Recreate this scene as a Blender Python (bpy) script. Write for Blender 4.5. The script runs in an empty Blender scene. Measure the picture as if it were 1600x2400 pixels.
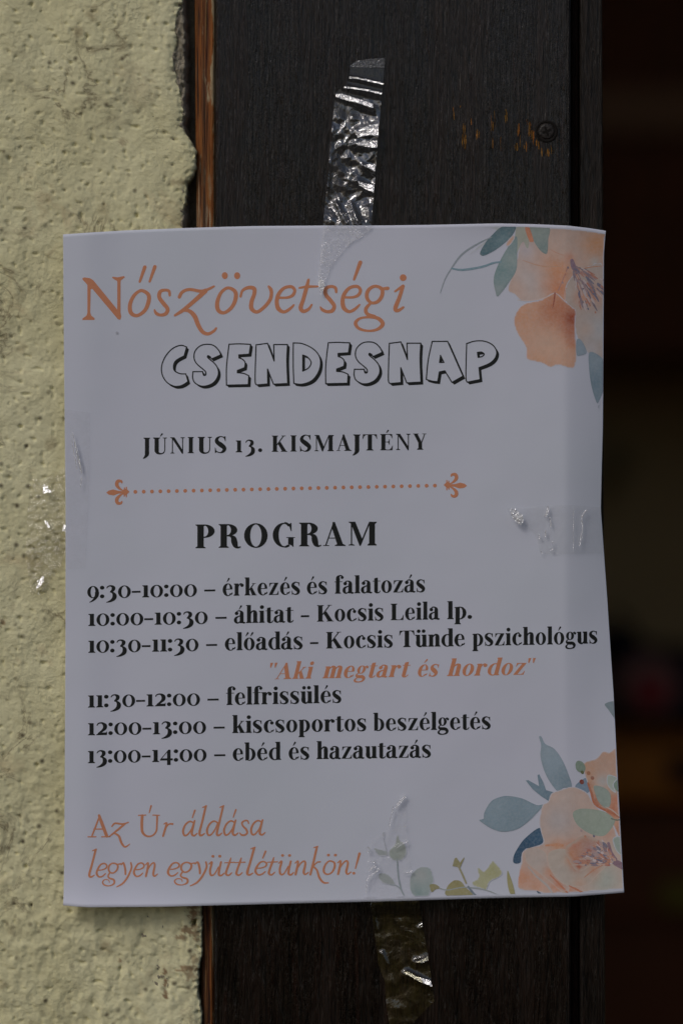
import bpy, bmesh, math, random
import numpy as np
from mathutils import Vector
from mathutils.geometry import delaunay_2d_cdt
random.seed(7)
R = math.radians
PXM = 0.000163          # metres per photograph pixel in the poster's plane
CAM_D = 1.0

# ------------------------------------------------------------------ camera, sky, sun, exposure
scene = bpy.context.scene
cam_d = bpy.data.cameras.new("camera"); cam = bpy.data.objects.new("camera", cam_d)
scene.collection.objects.link(cam); scene.camera = cam
cam.location = (0, -CAM_D, 0); cam.rotation_euler = (R(90), 0, 0)
cam_d.sensor_fit = 'VERTICAL'; cam_d.sensor_height = 36
cam_d.lens = 36 * CAM_D / (2400 * PXM)
cam_d.clip_start = 0.02; cam_d.clip_end = 200
cam_d.dof.use_dof = True; cam_d.dof.focus_distance = CAM_D; cam_d.dof.aperture_fstop = 4.0

SUN = Vector((-0.50, -0.62, 0.72)).normalized()          # towards the light
world = bpy.data.worlds.new("World"); scene.world = world; world.use_nodes = True
wn = world.node_tree.nodes; wl = world.node_tree.links
bg = wn.get("Background") or wn.new("ShaderNodeBackground")
sky = wn.new("ShaderNodeTexSky"); sky.sky_type = 'NISHITA'; sky.sun_disc = False
sky.sun_elevation = math.asin(SUN.z); sky.sun_rotation = math.atan2(SUN.x, SUN.y)
sky.dust_density = 3.0; sky.air_density = 1.0; sky.ozone_density = 1.0
wl.new(sky.outputs[0], bg.inputs[0]); bg.inputs[1].default_value = 0.10
sun_d = bpy.data.lights.new("sun", 'SUN'); sun = bpy.data.objects.new("sun", sun_d)
scene.collection.objects.link(sun)
sun_d.energy = 1.1; sun_d.angle = R(16); sun_d.color = (1.0, 0.96, 0.92)
sun.rotation_euler = SUN.to_track_quat('Z', 'Y').to_euler(); sun.location = SUN * 5
scene.view_settings.view_transform = 'Standard'; scene.view_settings.look = 'None'
scene.view_settings.gamma = 1.0; scene.view_settings.exposure = -0.70
scene.cycles.max_bounces = 8; scene.cycles.transparent_max_bounces = 16

# ------------------------------------------------------------------ helpers
def P(px, py, y=0.0):
    return ((px - 800) * PXM, y, (1200 - py) * PXM)
def PF(px, py, y):                       # a far thing, sized so it spans these photo pixels at depth y
    k = (CAM_D + y) / CAM_D
    return Vector(((px - 800) * PXM * k, y, (1200 - py) * PXM * k))
def lin(c): 
    c = c / 255.0
    return c / 12.92 if c <= .04045 else ((c + .055) / 1.055) ** 2.4
def sm(a, b, x):
    t = np.clip((np.asarray(x, float) - a) / (b - a), 0, 1); return t * t * (3 - 2 * t)
rng = np.random.default_rng(5)
_perm = rng.permutation(256); _perm = np.concatenate([_perm, _perm])
_ang = rng.random(256) * 2 * np.pi
def perlin(x, y, seed=0):
    x = np.asarray(x, float) + seed * 17.13; y = np.asarray(y, float) + seed * 31.7
    xi = np.floor(x).astype(int); yi = np.floor(y).astype(int)
    xf = x - xi; yf = y - yi
    u = xf * xf * xf * (xf * (xf * 6 - 15) + 10); v = yf * yf * yf * (yf * (yf * 6 - 15) + 10)
    def g(ix, iy, dx, dy):
        a = _ang[_perm[(_perm[ix & 255] + iy) & 255]]
        return np.cos(a) * dx + np.sin(a) * dy
    n00 = g(xi, yi, xf, yf); n10 = g(xi + 1, yi, xf - 1, yf)
    n01 = g(xi, yi + 1, xf, yf - 1); n11 = g(xi + 1, yi + 1, xf - 1, yf - 1)
    return ((n00 * (1 - u) + n10 * u) * (1 - v) + (n01 * (1 - u) + n11 * u) * v) * 1.4
def fbm(x, y, o=4, seed=0):
    r = 0; a = 1; f = 1
    for k in range(o):
        r = r + a * perlin(x * f, y * f, seed + k); a *= .5; f *= 2.03
    return r

def props(o, label=None, cat=None, group=None, kind=None):
    if label: o["label"] = label
    if cat: o["category"] = cat
    if group: o["group"] = group
    if kind: o["kind"] = kind
    return o
def mesh(name, V, F, mat, parent=None, smooth=False, col=None):
    me = bpy.data.meshes.new(name); me.from_pydata([tuple(v) for v in V], [], [tuple(f) for f in F])
    me.materials.append(mat)
    if smooth: me.polygons.foreach_set("use_smooth", [True] * len(me.polygons))
    if col is not None:
        a = me.color_attributes.new("Col", 'FLOAT_COLOR', 'POINT')
        c = np.ones((len(V), 4)); c[:, :3] = col
        a.data.foreach_set("color", c.ravel())
    me.update()
    o = bpy.data.objects.new(name, me); scene.collection.objects.link(o)
    if parent: o.parent = parent
    return o
def empty(name, loc=(0, 0, 0)):
    o = bpy.data.objects.new(name, None); scene.collection.objects.link(o); o.location = loc
    o.empty_display_size = .02
    return o
def grid(xs, ys):                        # index faces of a grid  rows=ys, cols=xs
    nx, ny = xs, ys
    i = np.arange((ny - 1) * (nx - 1)); r = i // (nx - 1); c = i % (nx - 1)
    a = r * nx + c
    return np.stack([a, a + nx, a + nx + 1, a + 1], 1)
def bevel_box(name, x0, x1, y0, y1, z0, z1, mat, parent=None, bev=0.001, seg=2):
    bm = bmesh.new(); bmesh.ops.create_cube(bm, size=1)
    for v in bm.verts:
        v.co = Vector(((x0 + x1) / 2 + v.co.x * (x1 - x0), (y0 + y1) / 2 + v.co.y * (y1 - y0), (z0 + z1) / 2 + v.co.z * (z1 - z0)))
    if bev: bmesh.ops.bevel(bm, geom=bm.edges[:], offset=bev, segments=seg, affect='EDGES', profile=.5)
    me = bpy.data.meshes.new(name); bm.to_mesh(me); bm.free(); me.materials.append(mat)
    o = bpy.data.objects.new(name, me); scene.collection.objects.link(o)
    if parent: o.parent = parent
    return o

# ------------------------------------------------------------------ materials
class NT:
    def __init__(s, name):
        s.m = bpy.data.materials.new(name); s.m.use_nodes = True
        s.n = s.m.node_tree.nodes; s.l = s.m.node_tree.links
        s.b = s.n.get("Principled BSDF"); s.out = s.n.get("Material Output")
        s.tc = s.n.new("ShaderNodeTexCoord")
    def new(s, t, **k):
        x = s.n.new(t)
        for a, v in k.items(): setattr(x, a, v)
        return x
    def link(s, a, b): s.l.new(a, b)
    def mapping(s, sc=(1, 1, 1), loc=(0, 0, 0), src=None):
        m = s.new("ShaderNodeMapping"); m.inputs[3].default_value = sc; m.inputs[1].default_value = loc
        s.link(src or s.tc.outputs["Object"], m.inputs[0]); return m.outputs[0]
    def noise(s, vec, scale, detail=4, rough=.5, dist=0):
        x = s.new("ShaderNodeTexNoise"); s.link(vec, x.inputs["Vector"])
        x.inputs["Scale"].default_value = scale; x.inputs["Detail"].default_value = detail
        x.inputs["Roughness"].default_value = rough; x.inputs["Distortion"].default_value = dist
        return x.outputs["Fac"]
    def ramp(s, fac, stops, interp='LINEAR'):
        x = s.new("ShaderNodeValToRGB"); x.color_ramp.interpolation = interp
        e = x.color_ramp.elements
        while len(e) < len(stops): e.new(.5)
        for i, (p, c) in enumerate(stops):
            e[i].position = p; e[i].color = (c if len(c) == 4 else (*c, 1)) if isinstance(c, tuple) else (c, c, c, 1)
        s.link(fac, x.inputs[0]); return x.outputs[0]
    def mix(s, fac, a, b, mode='MIX'):
        x = s.new("ShaderNodeMix", data_type='RGBA', blend_type=mode)
        for sock, v in ((x.inputs[0], fac), (x.inputs[6], a), (x.inputs[7], b)):
            if isinstance(v, (int, float)): sock.default_value = v
            elif isinstance(v, tuple): sock.default_value = (*v, 1)
            else: s.link(v, sock)
        return x.outputs[2]
    def math(s, op, a, b=0.0, c=None):
        x = s.new("ShaderNodeMath", operation=op)
        for i, v in enumerate((a, b) if c is None else (a, b, c)):
            if isinstance(v, (int, float)): x.inputs[i].default_value = v
            else: s.link(v, x.inputs[i])
        return x.outputs[0]
    def bump(s, h, strength, dist, prev=None):
        x = s.new("ShaderNodeBump"); x.inputs["Strength"].default_value = strength
        x.inputs["Distance"].default_value = dist; s.link(h, x.inputs["Height"])
        if prev: s.link(prev, x.inputs["Normal"])
        return x.outputs[0]
    def set(s, color=None, rough=.6, spec=.5, normal=None, metal=0):
        b = s.b
        if color is not None:
            if isinstance(color, tuple): b.inputs["Base Color"].default_value = (*color, 1)
            else: s.link(color, b.inputs["Base Color"])
        if isinstance(rough, (int, float)): b.inputs["Roughness"].default_value = rough
        else: s.link(rough, b.inputs["Roughness"])
        b.inputs["Specular IOR Level"].default_value = spec
        b.inputs["Metallic"].default_value = metal
        if normal: s.link(normal, b.inputs["Normal"])
        return s.m

def mat_plaster():
    s = NT("cream_plaster"); o = s.mapping()
    big = s.noise(o, 22, 4, .55); med = s.noise(o, 210, 5, .62, .5); fine = s.noise(o, 620, 4, .65)
    c = s.mix(s.ramp(big, [(.35, 0.0), (.68, 1.0)]), (.715, .675, .405), (.82, .785, .505))
    c = s.mix(s.ramp(s.noise(s.mapping(loc=(3, 0, 1)), 42, 5, .6, .6), [(.55, 0.0), (.75, .55)]), c, (.46, .43, .25))
    c = s.mix(s.ramp(s.noise(s.mapping(loc=(7, 0, 2)), 30, 5, .6, 1.2), [(.60, 0.0), (.74, .38)]), c, (.54, .37, .20))
    stn = s.new("ShaderNodeVertexColor", layer_name="Col")
    c = s.mix(s.math('MULTIPLY', stn.outputs[0], .85), c, s.mix(s.noise(o, 300, 4), (.30, .15, .07), (.13, .065, .03)))
    # small dark pin holes, real dirt caught in the pores
    vo = s.new("ShaderNodeTexVoronoi"); vo.inputs["Scale"].default_value = 175; s.link(s.mapping(loc=(.3, 0, .1)), vo.inputs["Vector"])
    pore = s.math('MULTIPLY', s.ramp(vo.outputs["Distance"], [(.06, 1.0), (.24, 0.0)]), s.ramp(s.noise(o, 60, 3), [(.46, 0.0), (.56, 1.0)]))
    c = s.mix(s.math('MULTIPLY', pore, .9), c, (.09, .075, .045))
    v2 = s.new("ShaderNodeTexVoronoi"); v2.inputs["Scale"].default_value = 62; s.link(s.mapping(loc=(.7, 0, .4), sc=(1, 1, .8)), v2.inputs["Vector"])
    pit = s.math('MULTIPLY', s.ramp(s.math('ADD', v2.outputs["Distance"], s.math('MULTIPLY', s.noise(o, 400, 3), .16)), [(.17, 1.0), (.27, 0.0)]), s.ramp(s.noise(s.mapping(loc=(2, 0, 6)), 38, 3), [(.42, 0.0), (.52, 1.0)]))
    c = s.mix(s.math('MULTIPLY', pit, .55), c, (.27, .20, .10))
    # hairline wrinkles of the dried skim
    w = s.noise(s.mapping(loc=(1, 0, 9)), 34, 6, .58, 1.4)
    wr = s.ramp(s.math('ABSOLUTE', s.math('SUBTRACT', w, .5)), [(0.0, 1.0), (.012, .5), (.04, 0.0)])
    wr = s.math('MULTIPLY', wr, s.ramp(s.noise(s.mapping(loc=(5, 0, 5)), 26, 3), [(.5, 0.0), (.62, 1.0)]))
    c = s.mix(s.math('MULTIPLY', wr, .7), c, (.16, .12, .07))
    n = s.bump(med, .38, .0010)
    n = s.bump(s.math('MULTIPLY', fine, s.ramp(s.noise(s.mapping(loc=(8, 0, 3)), 30, 3), [(.40, .25), (.62, 1.0)])), .75, .0007, n)
    n = s.bump(s.noise(o, 1300, 3, .6), .5, .0003, n)
    n = s.bump(pore, -.8, .0008, n); n = s.bump(pit, -.9, .0014, n); n = s.bump(wr, -.6, .0006, n)
    return s.set(c, .85, .25, n)
def mat_mortar():
    s = NT("grey_mortar"); o = s.mapping()
    c = s.mix(s.noise(o, 260, 6, .65), (.20, .17, .125), (.55, .50, .39))
    n = s.bump(s.noise(o, 420, 6, .7), 1.0, .002)
    return s.set(c, .95, .2, n)
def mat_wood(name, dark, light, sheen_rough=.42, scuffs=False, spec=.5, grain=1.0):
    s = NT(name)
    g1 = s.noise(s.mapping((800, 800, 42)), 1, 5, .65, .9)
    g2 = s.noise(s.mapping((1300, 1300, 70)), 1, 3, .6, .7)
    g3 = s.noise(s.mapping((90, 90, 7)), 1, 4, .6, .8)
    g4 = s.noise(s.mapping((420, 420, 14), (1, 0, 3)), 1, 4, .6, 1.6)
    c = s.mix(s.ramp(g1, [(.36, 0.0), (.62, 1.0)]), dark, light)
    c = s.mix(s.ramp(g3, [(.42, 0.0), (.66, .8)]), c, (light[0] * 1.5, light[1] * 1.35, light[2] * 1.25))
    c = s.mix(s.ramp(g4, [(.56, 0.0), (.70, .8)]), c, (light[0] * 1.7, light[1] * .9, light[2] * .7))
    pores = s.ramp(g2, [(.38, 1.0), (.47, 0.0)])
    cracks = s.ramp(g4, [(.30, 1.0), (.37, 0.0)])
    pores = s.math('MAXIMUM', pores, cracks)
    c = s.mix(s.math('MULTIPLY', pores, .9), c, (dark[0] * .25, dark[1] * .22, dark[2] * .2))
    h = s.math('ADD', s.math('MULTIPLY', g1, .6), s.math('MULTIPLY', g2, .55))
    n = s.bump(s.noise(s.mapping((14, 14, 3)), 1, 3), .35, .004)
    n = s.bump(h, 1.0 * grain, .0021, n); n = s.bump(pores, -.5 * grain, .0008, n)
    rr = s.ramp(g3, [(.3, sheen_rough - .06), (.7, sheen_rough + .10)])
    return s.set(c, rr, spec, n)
def mat_edge():
    s = NT("worn_varnished_edge")
    a = s.noise(s.mapping((420, 420, 12)), 1, 5, .6, .3); b = s.noise(s.mapping((1500, 1500, 45), (2, 0, 3)), 1, 4, .6)
    k = s.noise(s.mapping((70, 70, 22), (4, 0, 1)), 1, 4, .6)
    c = s.mix(s.ramp(a, [(.38, 0.0), (.60, 1.0)]), (.085, .024, .009), (.34, .115, .024))
    c = s.mix(s.ramp(b, [(.56, 0.0), (.70, .6)]), c, (.36, .22, .08))
    c = s.mix(s.ramp(b, [(.36, .95), (.46, 0.0)]), c, (.03, .012, .006))
    c = s.mix(s.math('MULTIPLY', s.ramp(k, [(.50, 0.0), (.60, .9)]), s.ramp(b, [(.46, 0.0), (.56, 1.0)])), c, (.50, .44, .30))
    sep = s.new("ShaderNodeSeparateXYZ"); s.link(s.tc.outputs["Object"], sep.inputs[0])
    mr = s.new("ShaderNodeMapRange"); s.link(sep.outputs[0], mr.inputs[0])
    mr.inputs[1].default_value = (491 - 800) * PXM; mr.inputs[2].default_value = (503 - 800) * PXM
    chip = s.ramp(s.math('ADD', s.math('MULTIPLY', mr.outputs[0], .34), s.noise(s.mapping((260, 260, 60), (1, 0, 8)), 1, 4, .65)), [(.60, 0.0), (.70, .85)])
    c = s.mix(chip, c, (.50, .42, .26))
    m2 = s.new("ShaderNodeMapRange"); s.link(s.math('ABSOLUTE', s.math('ADD', sep.outputs[0], (800 - 476.5) * PXM)), m2.inputs[0])
    m2.inputs[1].default_value = 0; m2.inputs[2].default_value = .0011; m2.inputs[3].default_value = 1; m2.inputs[4].default_value = 0
    c = s.mix(s.math('MULTIPLY', m2.outputs[0], s.ramp(k, [(.35, .3), (.6, 1.0)])), c, (.085, .055, .035))
    n = s.bump(s.math('ADD', a, b), .9, .0011)
    return s.set(c, .6, .3, n)
def mat_simple(name, col, rough=.7, spec=.4, nscale=None, var=.15, bump=None):
    s = NT(name)
    if nscale:
        f = s.noise(s.mapping(), nscale, 5, .6)
        c = s.mix(f, tuple(x * (1 - var) for x in col), tuple(min(1, x * (1 + var)) for x in col))
        n = s.bump(f, .5, bump) if bump else None
        return s.set(c, rough, spec, n)
    return s.set(col, rough, spec)
def mat_paper():
    s = NT("printer_paper"); o = s.mapping()
    f = s.noise(o, 14, 3, .5)
    c = s.mix(s.ramp(f, [(.35, 0.0), (.65, 1.0)]), (.688, .716, .842), (.670, .713, .818))
    c = s.mix(s.ramp(s.noise(s.mapping(loc=(4, 0, 2)), 9, 3), [(.5, 0.0), (.7, .6)]), c, (.70, .708, .85))
    c = s.mix(s.ramp(s.noise(o, 2400, 2, .6), [(.2, .10), (.8, 0.0)]), c, (.62, .62, .64))
    n = s.bump(s.noise(o, 1500, 3, .6), .12, .0002)
    n = s.bump(s.noise(o, 14, 3, .5), .55, .0022, n)
    m = s.set(c, .72, .25, n)
    return m
def mat_ink(name, col, wear=.25):
    s = NT(name); o = s.mapping()
    c = s.mix(s.math('MULTIPLY', s.ramp(s.noise(o, 1900, 3, .7), [(.45, 0.0), (.8, 1.0)]), wear), col, tuple(min(.8, x * 1.5 + .03) for x in col))
    return s.set(c, .65, .3)
def mat_print():
    s = NT("watercolour_print")
    a = s.new("ShaderNodeVertexColor", layer_name="Col"); o = s.mapping()
    c = s.mix(s.ramp(s.noise(o, 1100, 3, .65), [(.35, 0.0), (.8, .22)]), a.outputs[0], (.74, .73, .74))
    n = s.bump(s.noise(o, 16, 2, .5), .30, .0020)
    return s.set(c, .72, .25, n)
def mat_tape(name, tint=(1, 1, 1), crumple=1.0, refl=.35, haze=0.0, scale=260, patch=0, hcol=(.75, .75, .76), gr=.07):
    s = NT(name)
    o = s.mapping((1, 1, .75))
    w = s.noise(o, scale, 3, .5, 1.2); w2 = s.noise(o, scale * 3.2, 3, .6, .8)
    n = s.bump(w, .9 * crumple, .0030); n = s.bump(w2, .55 * crumple, .0010, n)
    tr = s.new("ShaderNodeBsdfTransparent"); tr.inputs[0].default_value = (*tint, 1)
    gl = s.new("ShaderNodeBsdfGlossy"); gl.inputs["Roughness"].default_value = gr; s.link(n, gl.inputs["Normal"])
    gl.inputs[0].default_value = (.95, .96, 1, 1)
    df = s.new("ShaderNodeBsdfDiffuse"); df.inputs[0].default_value = (*hcol, 1)
    ge = s.new("ShaderNodeNewGeometry"); dt = s.new("ShaderNodeVectorMath", operation='DOT_PRODUCT')
    s.link(n, dt.inputs[0]); s.link(ge.outputs["Incoming"], dt.inputs[1])
    k = s.math('POWER', s.math('SUBTRACT', 1.0, s.math('MINIMUM', s.math('ABSOLUTE', dt.outputs["Value"]), 1.0)), 4.0)
    f = s.math('ADD', s.math('MULTIPLY', k, .5), refl)
    if patch:
        f = s.math('MULTIPLY', f, s.ramp(s.noise(s.mapping((1, 1, .7), (.6, 0, .2)), patch, 3, .55, .8), [(.40, .25), (.56, 1.0)]))
    m1 = s.new("ShaderNodeMixShader"); s.link(f, m1.inputs[0]); s.link(tr.outputs[0], m1.inputs[1]); s.link(gl.outputs[0], m1.inputs[2])
    hz = s.ramp(s.noise(s.mapping(loc=(2, 0, 4)), 300, 5, .7, .5), [(.42, haze * .25), (.62, haze)])
    m2 = s.new("ShaderNodeMixShader"); s.link(hz, m2.inputs[0]); s.link(m1.outputs[0], m2.inputs[1]); s.link(df.outputs[0], m2.inputs[2])
    s.link(m2.outputs[0], s.out.inputs["Surface"])
    return s.m

M_PLASTER = mat_plaster(); M_MORTAR = mat_mortar()
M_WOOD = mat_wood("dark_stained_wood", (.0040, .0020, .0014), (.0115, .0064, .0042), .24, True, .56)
M_WOOD2 = mat_wood("dark_moulding_wood", (.004, .0022, .0015), (.018, .0125, .009), .33, False, .4)
M_GROOVE = mat_wood("groove_wood", (.009, .004, .003), (.018, .008, .006), .6, spec=.2)
M_EDGE = mat_edge()
M_PAPER = mat_paper(); M_BLACK = mat_ink("black_ink", (.011, .013, .013), .15); M_ORANGE = mat_ink("terracotta_ink", (.68, .275, .150), .35)
M_PRINT = mat_print()
M_TAPE = mat_tape("clear_tape_crumpled", (.96, .96, .95), .42, .24, .04, 140, 85)
M_TAPE_P = mat_tape("clear_tape_on_paper", (1, 1, 1), .5, .02, .08, 200, 0, (1, 1, 1))
M_TAPE_B = mat_tape("olive_reflection_glue_tape", (.95, .93, .80), .30, .10, .13, 90, 0, (.17, .14, .04))  # olive haze colour paints a ground reflection over the glue residue
M_SCREW = mat_simple("blackened_screw", (.016, .012, .010), .45, .35, 700, .6, .0008)

# ------------------------------------------------------------------ plaster wall
EDGE = [(-400, 440), (0, 425), (30, 413), (62, 406), (85, 412), (120, 405), (150, 404), (185, 411), (205, 417), (240, 423), (262, 425), (290, 424),
        (305, 428), (320, 438), (335, 449), (350, 455), (385, 455), (405, 452), (420, 440), (432, 434), (455, 434), (480, 429), (505, 426), (530, 425),
        (700, 440), (1000, 455), (1500, 460), (1900, 462), (2120, 468), (2180, 470), (2245, 469), (2262, 463), (2300, 461), (2330, 460), (2352, 465), (2400, 469), (2800, 466)]
def edge_x(py):
    ys, xs = zip(*EDGE)
    e = np.interp(py, ys, xs)
    e = e + 1.5 * fbm(np.asarray(py) / 4.0, 0 * np.asarray(py) + .7, 2, 19)
    return e + 2.6 * fbm(np.asarray(py) / 11.0, 0 * np.asarray(py) + .3, 3, 9)
def plaster_h(X, Y):                      # relief in metres, towards the camera
    low = .35 + .65 * sm(1500, 2300, Y)
    h = .0009 * fbm(X / 150, Y / 190, 3, 1) + .00062 * low * fbm(X / 30, Y / 44, 4, 2) + .00016 * fbm(X / 9, Y / 10, 3, 8)
    r = 1 - np.abs(fbm(X / 62 + .4 * perlin(X / 40, Y / 40, 4), Y / 80, 3, 3))       # trowel ridges
    h += .0007 * low * np.clip(r - .72, 0, 1) * 2.2 * sm(-.1, .5, perlin(X / 160, Y / 160, 6))
    p = perlin(X / 13, Y / 15, 7); h -= .0013 * np.clip(p - .42, 0, 1) * 2.6
    return h
nx, ny = 210, 900
pys = np.linspace(-330, 2730, ny); u = np.concatenate([np.linspace(0, 1, nx - 9), np.linspace(1, 1, 9)])
ex = edge_x(pys)
X = -330 + (ex[:, None] + 330) * u[None, :]; Y = np.repeat(pys[:, None], nx, 1)
H = plaster_h(X, Y)
yd = .0022 - H
roll = np.zeros_like(X)
for k in range(9):                        # rounded broken lip turning back into the wall
    a = (k + 1) / 9 * math.pi / 2; c = nx - 9 + k
    roll[:, c] = (1 - math.cos(a)) * .0035 + (.009 * max(0, (k - 4)) / 4)
    X[:, c] = X[:, nx - 10] + 4.5 * math.sin(a) - (3.0 * max(0, k - 4) / 4)
near = np.clip((X - (ex[:, None] - 26)) / 26, 0, 1)
yd = yd + roll + near ** 2 * .0010 * (1 + .7 * fbm(X / 9, Y / 9, 2, 12))
st = np.zeros_like(X)
for (sx, sy, rx, ry, k) in ((452, 2140, 14, 22, 1), (440, 2182, 22, 12, .9), (425, 2200, 14, 9, .8), (458, 2190, 10, 22, .8), (440, 2272, 26, 9, .9), (446, 2285, 14, 16, .7), (385, 2280, 5, 10, 1), (388, 2308, 5, 14, 1), (388, 2335, 6, 10, 1), (281, 2256, 7, 6, .7), (455, 2250, 12, 14, .6), (350, 2000, 0.1, .1, 0), (300, 165, 40, 26, .22), (330, 210, 40, 40, .22), (60, 545, 30, 14, .3), (286, 330, 12, 10, .45), (420, 425, 26, 9, .35), (5, 1460, 8, 10, .8)):
    if k: st = np.maximum(st, k * sm(-.15, .45, 1 - np.hypot((X - sx) / rx, (Y - sy) / ry) + .75 * fbm(X / 7, Y / 8, 3, 44)))
hole_ = sm(0, .35, 1 - np.hypot((X - 454 - (2165 - Y) * .25) / 6.5, (Y - 2166) / 9.5) + .15 * fbm(X / 5, Y / 5, 2, 45)); yd = yd + hole_ * .007
V = np.stack([(X - 800) * PXM, yd, (1200 - Y) * PXM], -1).reshape(-1, 3)
plaster = empty("plaster_wall", (P(200, 2730)[0], .01, P(0, 2730)[2]))
def child(o, root): 
    o.parent = root; o.matrix_parent_inverse = root.matrix_world.inverted() if False else o.matrix_parent_inverse
    from mathutils import Matrix
    o.matrix_parent_inverse = Matrix.Translation(-root.location); return o
o = mesh("plaster_coat", V, grid(nx, ny), M_PLASTER, None, True, np.repeat(st.reshape(-1, 1), 3, 1)); child(o, plaster)
# rough undercoat seen where the plaster has broken away
nx2, ny2 = 60, 700
xs = np.linspace(330, 446, nx2); ys = np.linspace(-330, 2730, ny2)
X, Y = np.meshgrid(xs, ys)
rim = 441 + 5 * fbm(ys / 40, ys * 0, 3, 21)
X = 330 + (X - 330) / 116 * (rim[:, None] - 330)
yd = .0037 - .0013 * fbm(X / 12, Y / 12, 4, 22) + .012 * sm(.90, 1.0, (X - 330) / (rim[:, None] - 330))
V = np.stack([(X - 800) * PXM, yd, (1200 - Y) * PXM], -1).reshape(-1, 3)
child(mesh("mortar_undercoat", V, grid(nx2, ny2), M_MORTAR, None, True), plaster)
o = bevel_box("wall_core", P(-330, 0)[0], P(452, 0)[0], .0225, .12, P(0, 2730)[2], P(0, -330)[2], M_MORTAR, None, 0); child(o, plaster)
props(plaster, "rough cream yellow plaster wall with a broken edge beside the dark door frame", "wall")

# ------------------------------------------------------------------ wooden door frame
ZT, ZB = P(0, -330)[2], P(0, 2730)[2]
frame = empty("door_frame", (P(960, 0)[0], .06, ZB))
# the frame leans very slightly: left side x differs top/bottom
def prism(name, prof, mat, lean=None, n=2, jit=0):
    # prof: closed list of (px, y); extruded over the height, lean(px, py) gives px shift
    V = []; F = []; k = len(prof)
    ys = np.linspace(-330, 2730, n)
    for j, py in enumerate(ys):
        for i, (px, y) in enumerate(prof):
            s = lean(px, py) if lean else 0
            if jit: s += jit * float(fbm(py / 30.0, i * 3.7, 3, 40))
            V.append(((px + s - 800) * PXM, y, (1200 - py) * PXM))
    for j in range(n - 1):
        for i in range(k):
            a = j * k + i; b = j * k + (i + 1) % k
            F.append((a, b, b + k, a + k))
    F.append(tuple(range(k))); F.append(tuple(range((n - 1) * k, n * k))[::-1])
    o = mesh(name, V, F, mat, None, False)
    bm = bmesh.new(); bm.from_mesh(o.data); bmesh.ops.recalc_face_normals(bm, faces=bm.faces); bm.to_mesh(o.data); bm.free()
    for p in o.data.polygons: p.use_smooth = False
    return child(o, frame)
leanL = lambda px, py: (py / 2400.0) * 17 * (1 if px < 470 else 0)
def lean_bead(px, py):
    t = py / 2400.0
    return 17 * t if px < 480 else -3 * t
bead_prof = [(453, .022)] + [(453 + .0 + (1 - math.cos(a)) * 9, .0105 - math.sin(a) * .0045) for a in np.linspace(0, 1.45, 6)] + \
            [(474, .0058), (476, .0060), (478, .0060), (480, .0057)] + [(495 + math.sin(a) * 9, .0055 + (1 - math.cos(a)) * .003) for a in np.linspace(0, 1.45, 6)] + [(504.5, .022)]
prism("worn_edge_bead", bead_prof, M_EDGE, lean_bead, 120, .5)
b = .0025
board_prof = [(505, .060), (505, b + .0012), (507, b + .0004), (511, b)] + [(511 + t * 816, b + .0003 * math.sin(t * 6.3)) for t in np.linspace(.02, .98, 18)] + \
             [(1327, b), (1334, b + .0006), (1338, b + .0020), (1340, b + .005), (1341, .012), (1341, .060)]
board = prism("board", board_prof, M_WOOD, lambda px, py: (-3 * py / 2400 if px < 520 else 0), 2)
prism("groove_strip", [(1341.5, .060), (1341.5, .0125), (1346, .0105), (1358, .0105), (1361.5, .012), (1361.5, .060)], M_GROOVE)
mo = [(1362, .060), (1362, .0085), (1363, .0072), (1366, .0066), (1372, .0064), (1405, .0064), (1412, .0070), (1415.5, .0085), (1417, .011), (1417, .095), (1395, .095), (1395, .060)]
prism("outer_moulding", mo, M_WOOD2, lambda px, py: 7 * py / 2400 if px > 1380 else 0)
props(frame, "dark brown wooden door frame with vertical grain and a worn orange left edge", "door frame")
bpy.context.view_layer.update()

# countersunk screw: dark recess ring + head with a cross slot
scx, scy = 1281, 306
def disc_profile(name, prof, mat, cx, cy, n=40, parent=None):
    V = []; F = []
    for r, y in prof:
        for i in range(n):
            a = 2 * math.pi * i / n
            V.append(((cx + r * math.cos(a) - 800) * PXM, y, (1200 - cy - r * math.sin(a)) * PXM))
    for j in range(len(prof) - 1):
        for i in range(n):
            a = j * n + i; c = j * n + (i + 1) % n
            F.append((a, c, c + n, a + n))
    F.append(tuple(range((len(prof) - 1) * n, len(prof) * n)))
    o = mesh(name, V, F, mat, None, True); return child(o, parent)
M_HOLE = mat_simple("screw_hole_dark", (.008, .006, .005), .8, .2)
hole = disc_profile("screw_hole", [(27, b - .00002), (25, b - .00032), (21.5, b - .00030), (20, b - .00008), (19, b - .00006)], M_HOLE, scx, scy, 40, frame)
bm = bmesh.new()
def hd(r, y, n=36): return [bm.verts.new(((scx + r * math.cos(2 * math.pi * i / n) - 800) * PXM, y, (1200 - scy - r * math.sin(2 * math.pi * i / n)) * PXM)) for i in range(n)]
rings = [hd(18.5, b - .0001), hd(17.5, b - .00032), hd(14, b - .00042), hd(8, b - .00046)]
for A, B in zip(rings[:-1], rings[1:]):
    for i in range(36): bm.faces.new((A[i], A[(i + 1) % 36], B[(i + 1) % 36], B[i]))
bm.faces.new(rings[-1])
me = bpy.data.meshes.new("screw_head"); bm.to_mesh(me); bm.free(); me.materials.append(M_SCREW)
for p in me.polygons: p.use_smooth = True
head = bpy.data.objects.new("screw_head", me); scene.collection.objects.link(head); child(head, frame)
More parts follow.
